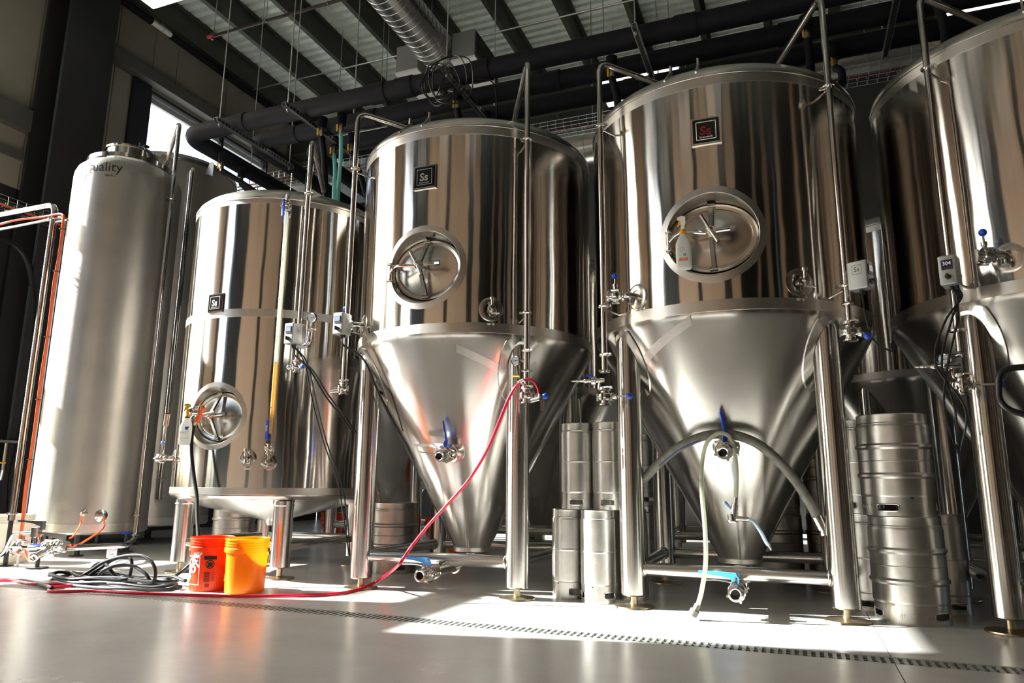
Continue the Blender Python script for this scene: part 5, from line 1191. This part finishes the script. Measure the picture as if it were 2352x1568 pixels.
# clear hose with keg coupler
y2 = yh-.050
ch = thing('clear_hose', 'clear hose looped over the same valve, with a keg coupler on its short end', 'hose', tuple(ony(1650, 995, y2)))
obj('hose', MB().tube(spline([ony(1601, 1395, 4.42), ony(1612, 1355, 4.42), ony(1621, 1290, 4.43), ony(1619, 1210, 4.44), ony(1612, 1130, 4.45), ony(1612, 1070, y2), ony(1622, 1020, y2-.01), ony(1645, 997, y2-.01), ony(1665, 996, y2-.01), ony(1680, 1010, y2-.01), ony(1689, 1050, y2), ony(1692, 1100, y2), ony(1690, 1145, y2)], 8), .013, 12), 'hose_clear', ch)
obj('end_fitting', MB().cyl(ony(1603, 1388, 4.42), ony(1592, 1410, 4.42), .019, n=10).cyl(ony(1597, 1400, 4.42), ony(1590, 1412, 4.42), .027, n=12), 'hose_grey', ch)
k0 = ony(1690, 1142, y2); k1 = ony(1683, 1195, y2)
cpl = obj('coupler', MB().cyl(k0, k0+(k1-k0)*.3, .014, n=12).cyl(k0+(k1-k0)*.3, k0+(k1-k0)*.62, .020, n=12).cyl(k0+(k1-k0)*.6, k1, .017, n=12).cyl(ony(1679, 1180, y2), ony(1682, 1200, y2), .022, n=14).cyl(ony(1690, 1190, y2), ony(1716, 1192, y2), .015, n=12).cyl(ony(1712, 1192, y2), ony(1720, 1192, y2), .012, n=10).lathe([(.03, 0), (.033, .006), (.03, .012)], 20, ony(1682, 1199, y2)), 'fitting_steel', ch)
obj('coupler_handle', MB().cyl(ony(1684, 1175, y2), ony(1666, 1156, y2), .011, .014, n=12).sphere(ony(1665, 1155, y2), .0145), 'hose_paleblue', cpl)
obj('tail_hose', MB().tube(spline([ony(1718, 1191, y2), ony(1732, 1199, y2), ony(1748, 1222, y2-.005), ony(1760, 1245, y2-.01), ony(1766, 1252, y2-.01)], 7), .011, 10), 'hose_paleblue', ch)
obj('tail_tip', MB().cyl(ony(1765, 1250, y2-.01), ony(1772, 1263, y2-.01), .009, .005, n=10), 'fitting_steel', ch)
# black tube handle at the right edge
hq = [ony(2420, 838, 4.2), ony(2352, 840, 4.2), ony(2305, 855, 4.2), ony(2288, 885, 4.2), ony(2293, 925, 4.2), ony(2310, 942, 4.2), ony(2352, 953, 4.2), ony(2430, 975, 4.2)]
t = thing('cart_handle', 'bent black tube handle of a cart at the right picture edge', 'cart', (hq[-1].x+.15, 4.2, 0))
obj('handle', MB().tube(fillet([hq[0], hq[2]+V((-.02, 0, .02)), hq[4]+V((0, 0, -.02)), hq[7]], .07, 8), .016, 12), 'black_plastic', t)
for q in (hq[0], hq[7]): obj('post', MB().tube([q, V((q.x+.06, 4.2, q.z)), V((q.x+.06, 4.2, .2))], .016, 10), 'black_plastic', t)
xq = hq[7].x+.3; obj('deck', MB().box((xq, 4.15, .2), (.6, .40, .04)), 'black_plastic', t, 0)
for sx in (-.25, .25):
    for sy in (-.18, .18): obj('wheel', MB().cyl((xq+sx, 4.15+sy-.015, .07), (xq+sx, 4.15+sy+.015, .07), .07, n=18), 'black_rubber', t); obj('caster', MB().box((xq+sx, 4.15+sy, .15), (.04, .05, .08)), 'conduit_grey', t, 0)

# ================================================================ LEFT PIPEWORK
YS = 4.62
mp = thing('supply_pipe', 'bright bent steel pipe dropping at the far left beside an orange cable', 'pipe', (-6.7, YS, 0))
a = ony(128, 470, YS)
obj('pipe', MB().tube(fillet([(-9.3, YS, a.z+.01), (a.x, YS, a.z), (a.x, YS, .40)], .10), .030, 18), 'pipe_steel', mp)
clamp(mp, (a.x, YS, 3.32), (0, 0, 1), .03, nut=(.2, -1, 0)); clamp(mp, (a.x, YS, .46), (0, 0, 1), .03, nut=(.2, -1, 0))
obj('base_post', MB().cyl((a.x, YS, .40), (a.x, YS, .012), .02, n=12).cyl((a.x, YS, 0), (a.x, YS, .012), .07, n=20), 'black_plastic', mp)
cd = thing('cable_conduit', 'thin grey conduit with an orange cable tied to it', 'conduit', (-6.55, YS, 0))
b = ony(150, 497, YS)
path = fillet([(-9.3, YS, b.z-.04), (b.x, YS, b.z), (b.x, YS, .46)], .09)
obj('conduit', MB().tube(path, .014, 12), 'conduit_grey', cd)
obj('base_post', MB().cyl((b.x, YS, .46), (b.x, YS, 0), .012, n=10), 'conduit_grey', cd)
obj('orange_cable', MB().tube(spline([ony(0, 515, YS-.03), ony(40, 505, YS-.03), ony(100, 498, YS-.03), (b.x-.01, YS-.03, b.z+.012), (b.x+.022, YS-.03, b.z-.10), (b.x+.020, YS-.025, b.z-.4), (b.x+.010, YS-.03, 2.6), (b.x+.024, YS-.03, 2.2), (b.x+.012, YS-.03, 1.7), (b.x+.022, YS-.03, 1.2), (b.x+.010, YS-.03, .7), (b.x+.03, YS-.03, .35), (b.x+.05, YS-.05, .14), (b.x+.14, YS-.08, .10)], 8), .011, 8), 'orange_rubber', cd)
for z in (b.z-.14, 2.75, 2.1, 1.5, .95): obj('cable_tie', MB().torus((b.x+.008, YS-.015, z), (0, 0, 1), .028, .004, 16, 5), 'black_plastic', cd)
for z in (3.28,): obj('bracket', MB().box((b.x-.06, YS, z), (.20, .02, .018)), 'conduit_grey', cd, 0)
# manifold with levers at the foot of the tall tank
ym = 4.60
mf = thing('valve_manifold', 'cluster of shiny steel valves with flat levers at the tall tank foot', 'valves', tuple(V((ony(90, 1255, ym).x, ym, 0))))
def Pm(px, py, y=ym): return ony(px, py, y)
obj('pipe', MB().tube(fillet([Pm(-40, 1277), Pm(8, 1275), Pm(22, 1245), Pm(32, 1224), Pm(80, 1222)], .07), .022, 14), 'pipe_steel', mf)
obj('pipe', MB().cyl(Pm(25, 1260), Pm(150, 1252), .024, n=16), 'pipe_steel', mf)
for px, S in ((48, 1.4), (112, 1.3), (140, 1.35)):
    c = Pm(px, 1253); vo = valve(mf, c-V((.05, 0, 0)), (1, 0, 0), S, None, (0, 0, 1))
obj('tee', MB().cyl(Pm(84, 1218), Pm(84, 1252), .030, n=16).box(Pm(84, 1222), (.075, .06, .09), bev=.008), 'fitting_steel', mf)
l1 = obj('lever', MB().prism([(0, 0), (.03, .0), (.03, .075), (-.30, .075), (-.30, .062), (-.12, .055), (0, .03)], Pm(91, 1216, ym-.03), (1, 0, 0), (0, 0, 1), (0, 1, 0), .03), 'fitting_steel', mf, 0)
obj('lever', MB().prism([(0, 0), (.03, .0), (.03, .07), (-.28, .085), (-.29, .07), (-.12, .045), (0, .02)], Pm(138, 1246, ym-.04), (1, 0, 0), (0, 0, 1), (0, 1, 0), .03), 'fitting_steel', mf, 0)
obj('trigger', MB().tube(spline([Pm(96, 1252, ym-.04), Pm(110, 1243, ym-.05), Pm(135, 1240, ym-.04)]), .007, 6), 'fitting_steel', mf)
obj('spout', MB().cyl(Pm(112, 1262, ym-.03), Pm(98, 1270, ym-.10), .028, n=16).cyl(Pm(98, 1270, ym-.10), Pm(78, 1279, ym-.20), .034, .030, n=18).lathe([(.022, 0), (.036, .002), (.036, .018), (.026, .02), (.02, 0)], 20, Pm(78, 1279, ym-.20), (Pm(77, 1279.6, ym-.21)-Pm(78, 1279, ym-.20))), 'fitting_steel', mf)
obj('blue_lever', MB().box(Pm(82, 1250, ym-.03), (.11, .02, .012)), 'blue_plastic', mf, 0)
obj('hook', MB().tube(spline([Pm(22, 1262, ym-.03), Pm(25, 1270, ym-.05), Pm(30, 1274, ym-.05)]), .009, 8), 'fitting_steel', mf)
obj('drain_tap', MB().cyl(Pm(120, 1268), Pm(123, 1280), .008, n=8), 'fitting_steel', mf)
q = Pm(90, 1265); obj('support', MB().cyl((q.x, ym, 0), (q.x, ym, q.z+.02), .018, n=12).cyl((q.x, ym, 0), (q.x, ym, .014), .09, n=22), 'black_plastic', mf)
obj('loop_cable', MB().tube(spline([Pm(57, 1262, 4.54), Pm(60, 1275, 4.53), Pm(68, 1288, 4.52), Pm(79, 1286, 4.52), Pm(82, 1278, 4.52)]), .009, 8), 'orange_rubber', mf)
# caution sign below the tall tank
s0 = ony(257, 1268, 5.35); t = thing('caution_sign', 'small white and red caution sign hanging under the tall tank', 'sign', tuple(s0))
obj('plate', MB().box(s0, (.13, .005, .105)), 'white_plastic', t, 0); obj('header', MB().box(s0+V((0, -.003, .034)), (.12, .003, .03)), 'red_print', t, 0)
obj('lettering', text_mb('CAUTION', .022, flat(s0+V((0, -.0052, .034)), (1, 0, 0), (0, 0, 1), (0, -1, 0)), .0002), 'white_print', t, 0)
m_ = MB()
for k in range(4): m_.box(s0+V((0, -.003, .006-.014*k)), (.10, .001, .004))
obj('fine_print', m_, 'black_print', t, 0); obj('bracket', MB().box(s0+V((0, .012, .04)), (.02, .02, .09)).box(s0+V((0, .05, .075)), (.02, .1, .02)), 'black_plastic', t, 0)
# black hoses against the left wall
hose('wall_hose', 'long black hose hanging in a curve on the dark left wall', [onx(-10, 545, -9.0), onx(30, 560, -9.0), onx(62, 600, -9.0), onx(76, 680, -9.0), onx(70, 800, -9.0), onx(45, 960, -9.0), onx(15, 1090, -9.0), onx(10, 1180, -9.0)], .035, 'black_rubber')
q = onx(12, 1040, -8.9); t = thing('wall_tap', 'brass hose tap with a yellow handle near the far left edge', 'tap', tuple(q))
obj('body', MB().cyl(q+V((0, 0, .12)), q+V((0, 0, -.2)), .018, n=10), 'pin_brass', t); obj('handle', MB().box(q+V((.03, -.05, -.12)), (.03, .09, .02)), 'yellow_plastic', t, 0)
obj('hose_tail', MB().cyl(q+V((0, 0, -.2)), q+V((-.02, 0, -.32)), .022, n=10), 'galvanised', t)
obj('wall_plate', MB().box(q+V((-.03, .02, .14)), (.06, .24, .03)), 'galvanised', t, 0)
# bright hoses and a pump on the floor far behind
hose('floor_hose', 'pale hose lying on the floor far behind the sight-tube tank', [(-5.5, 8.0, .03), (-5.2, 8.15, .03), (-4.8, 8.0, .03), (-4.3, 8.3, .03)], .03, 'tank_white')
hose('floor_hose', 'grey-blue hose arching out of the back-row cone behind the red-hose tank', [(-4.45, 8.0, .65), (-4.1, 7.95, .78), (-3.75, 7.95, .80), (-3.5, 8.0, .70), (-3.45, 8.05, .3), (-3.5, 8.0, .03)], .028, 'hose_paleblue')
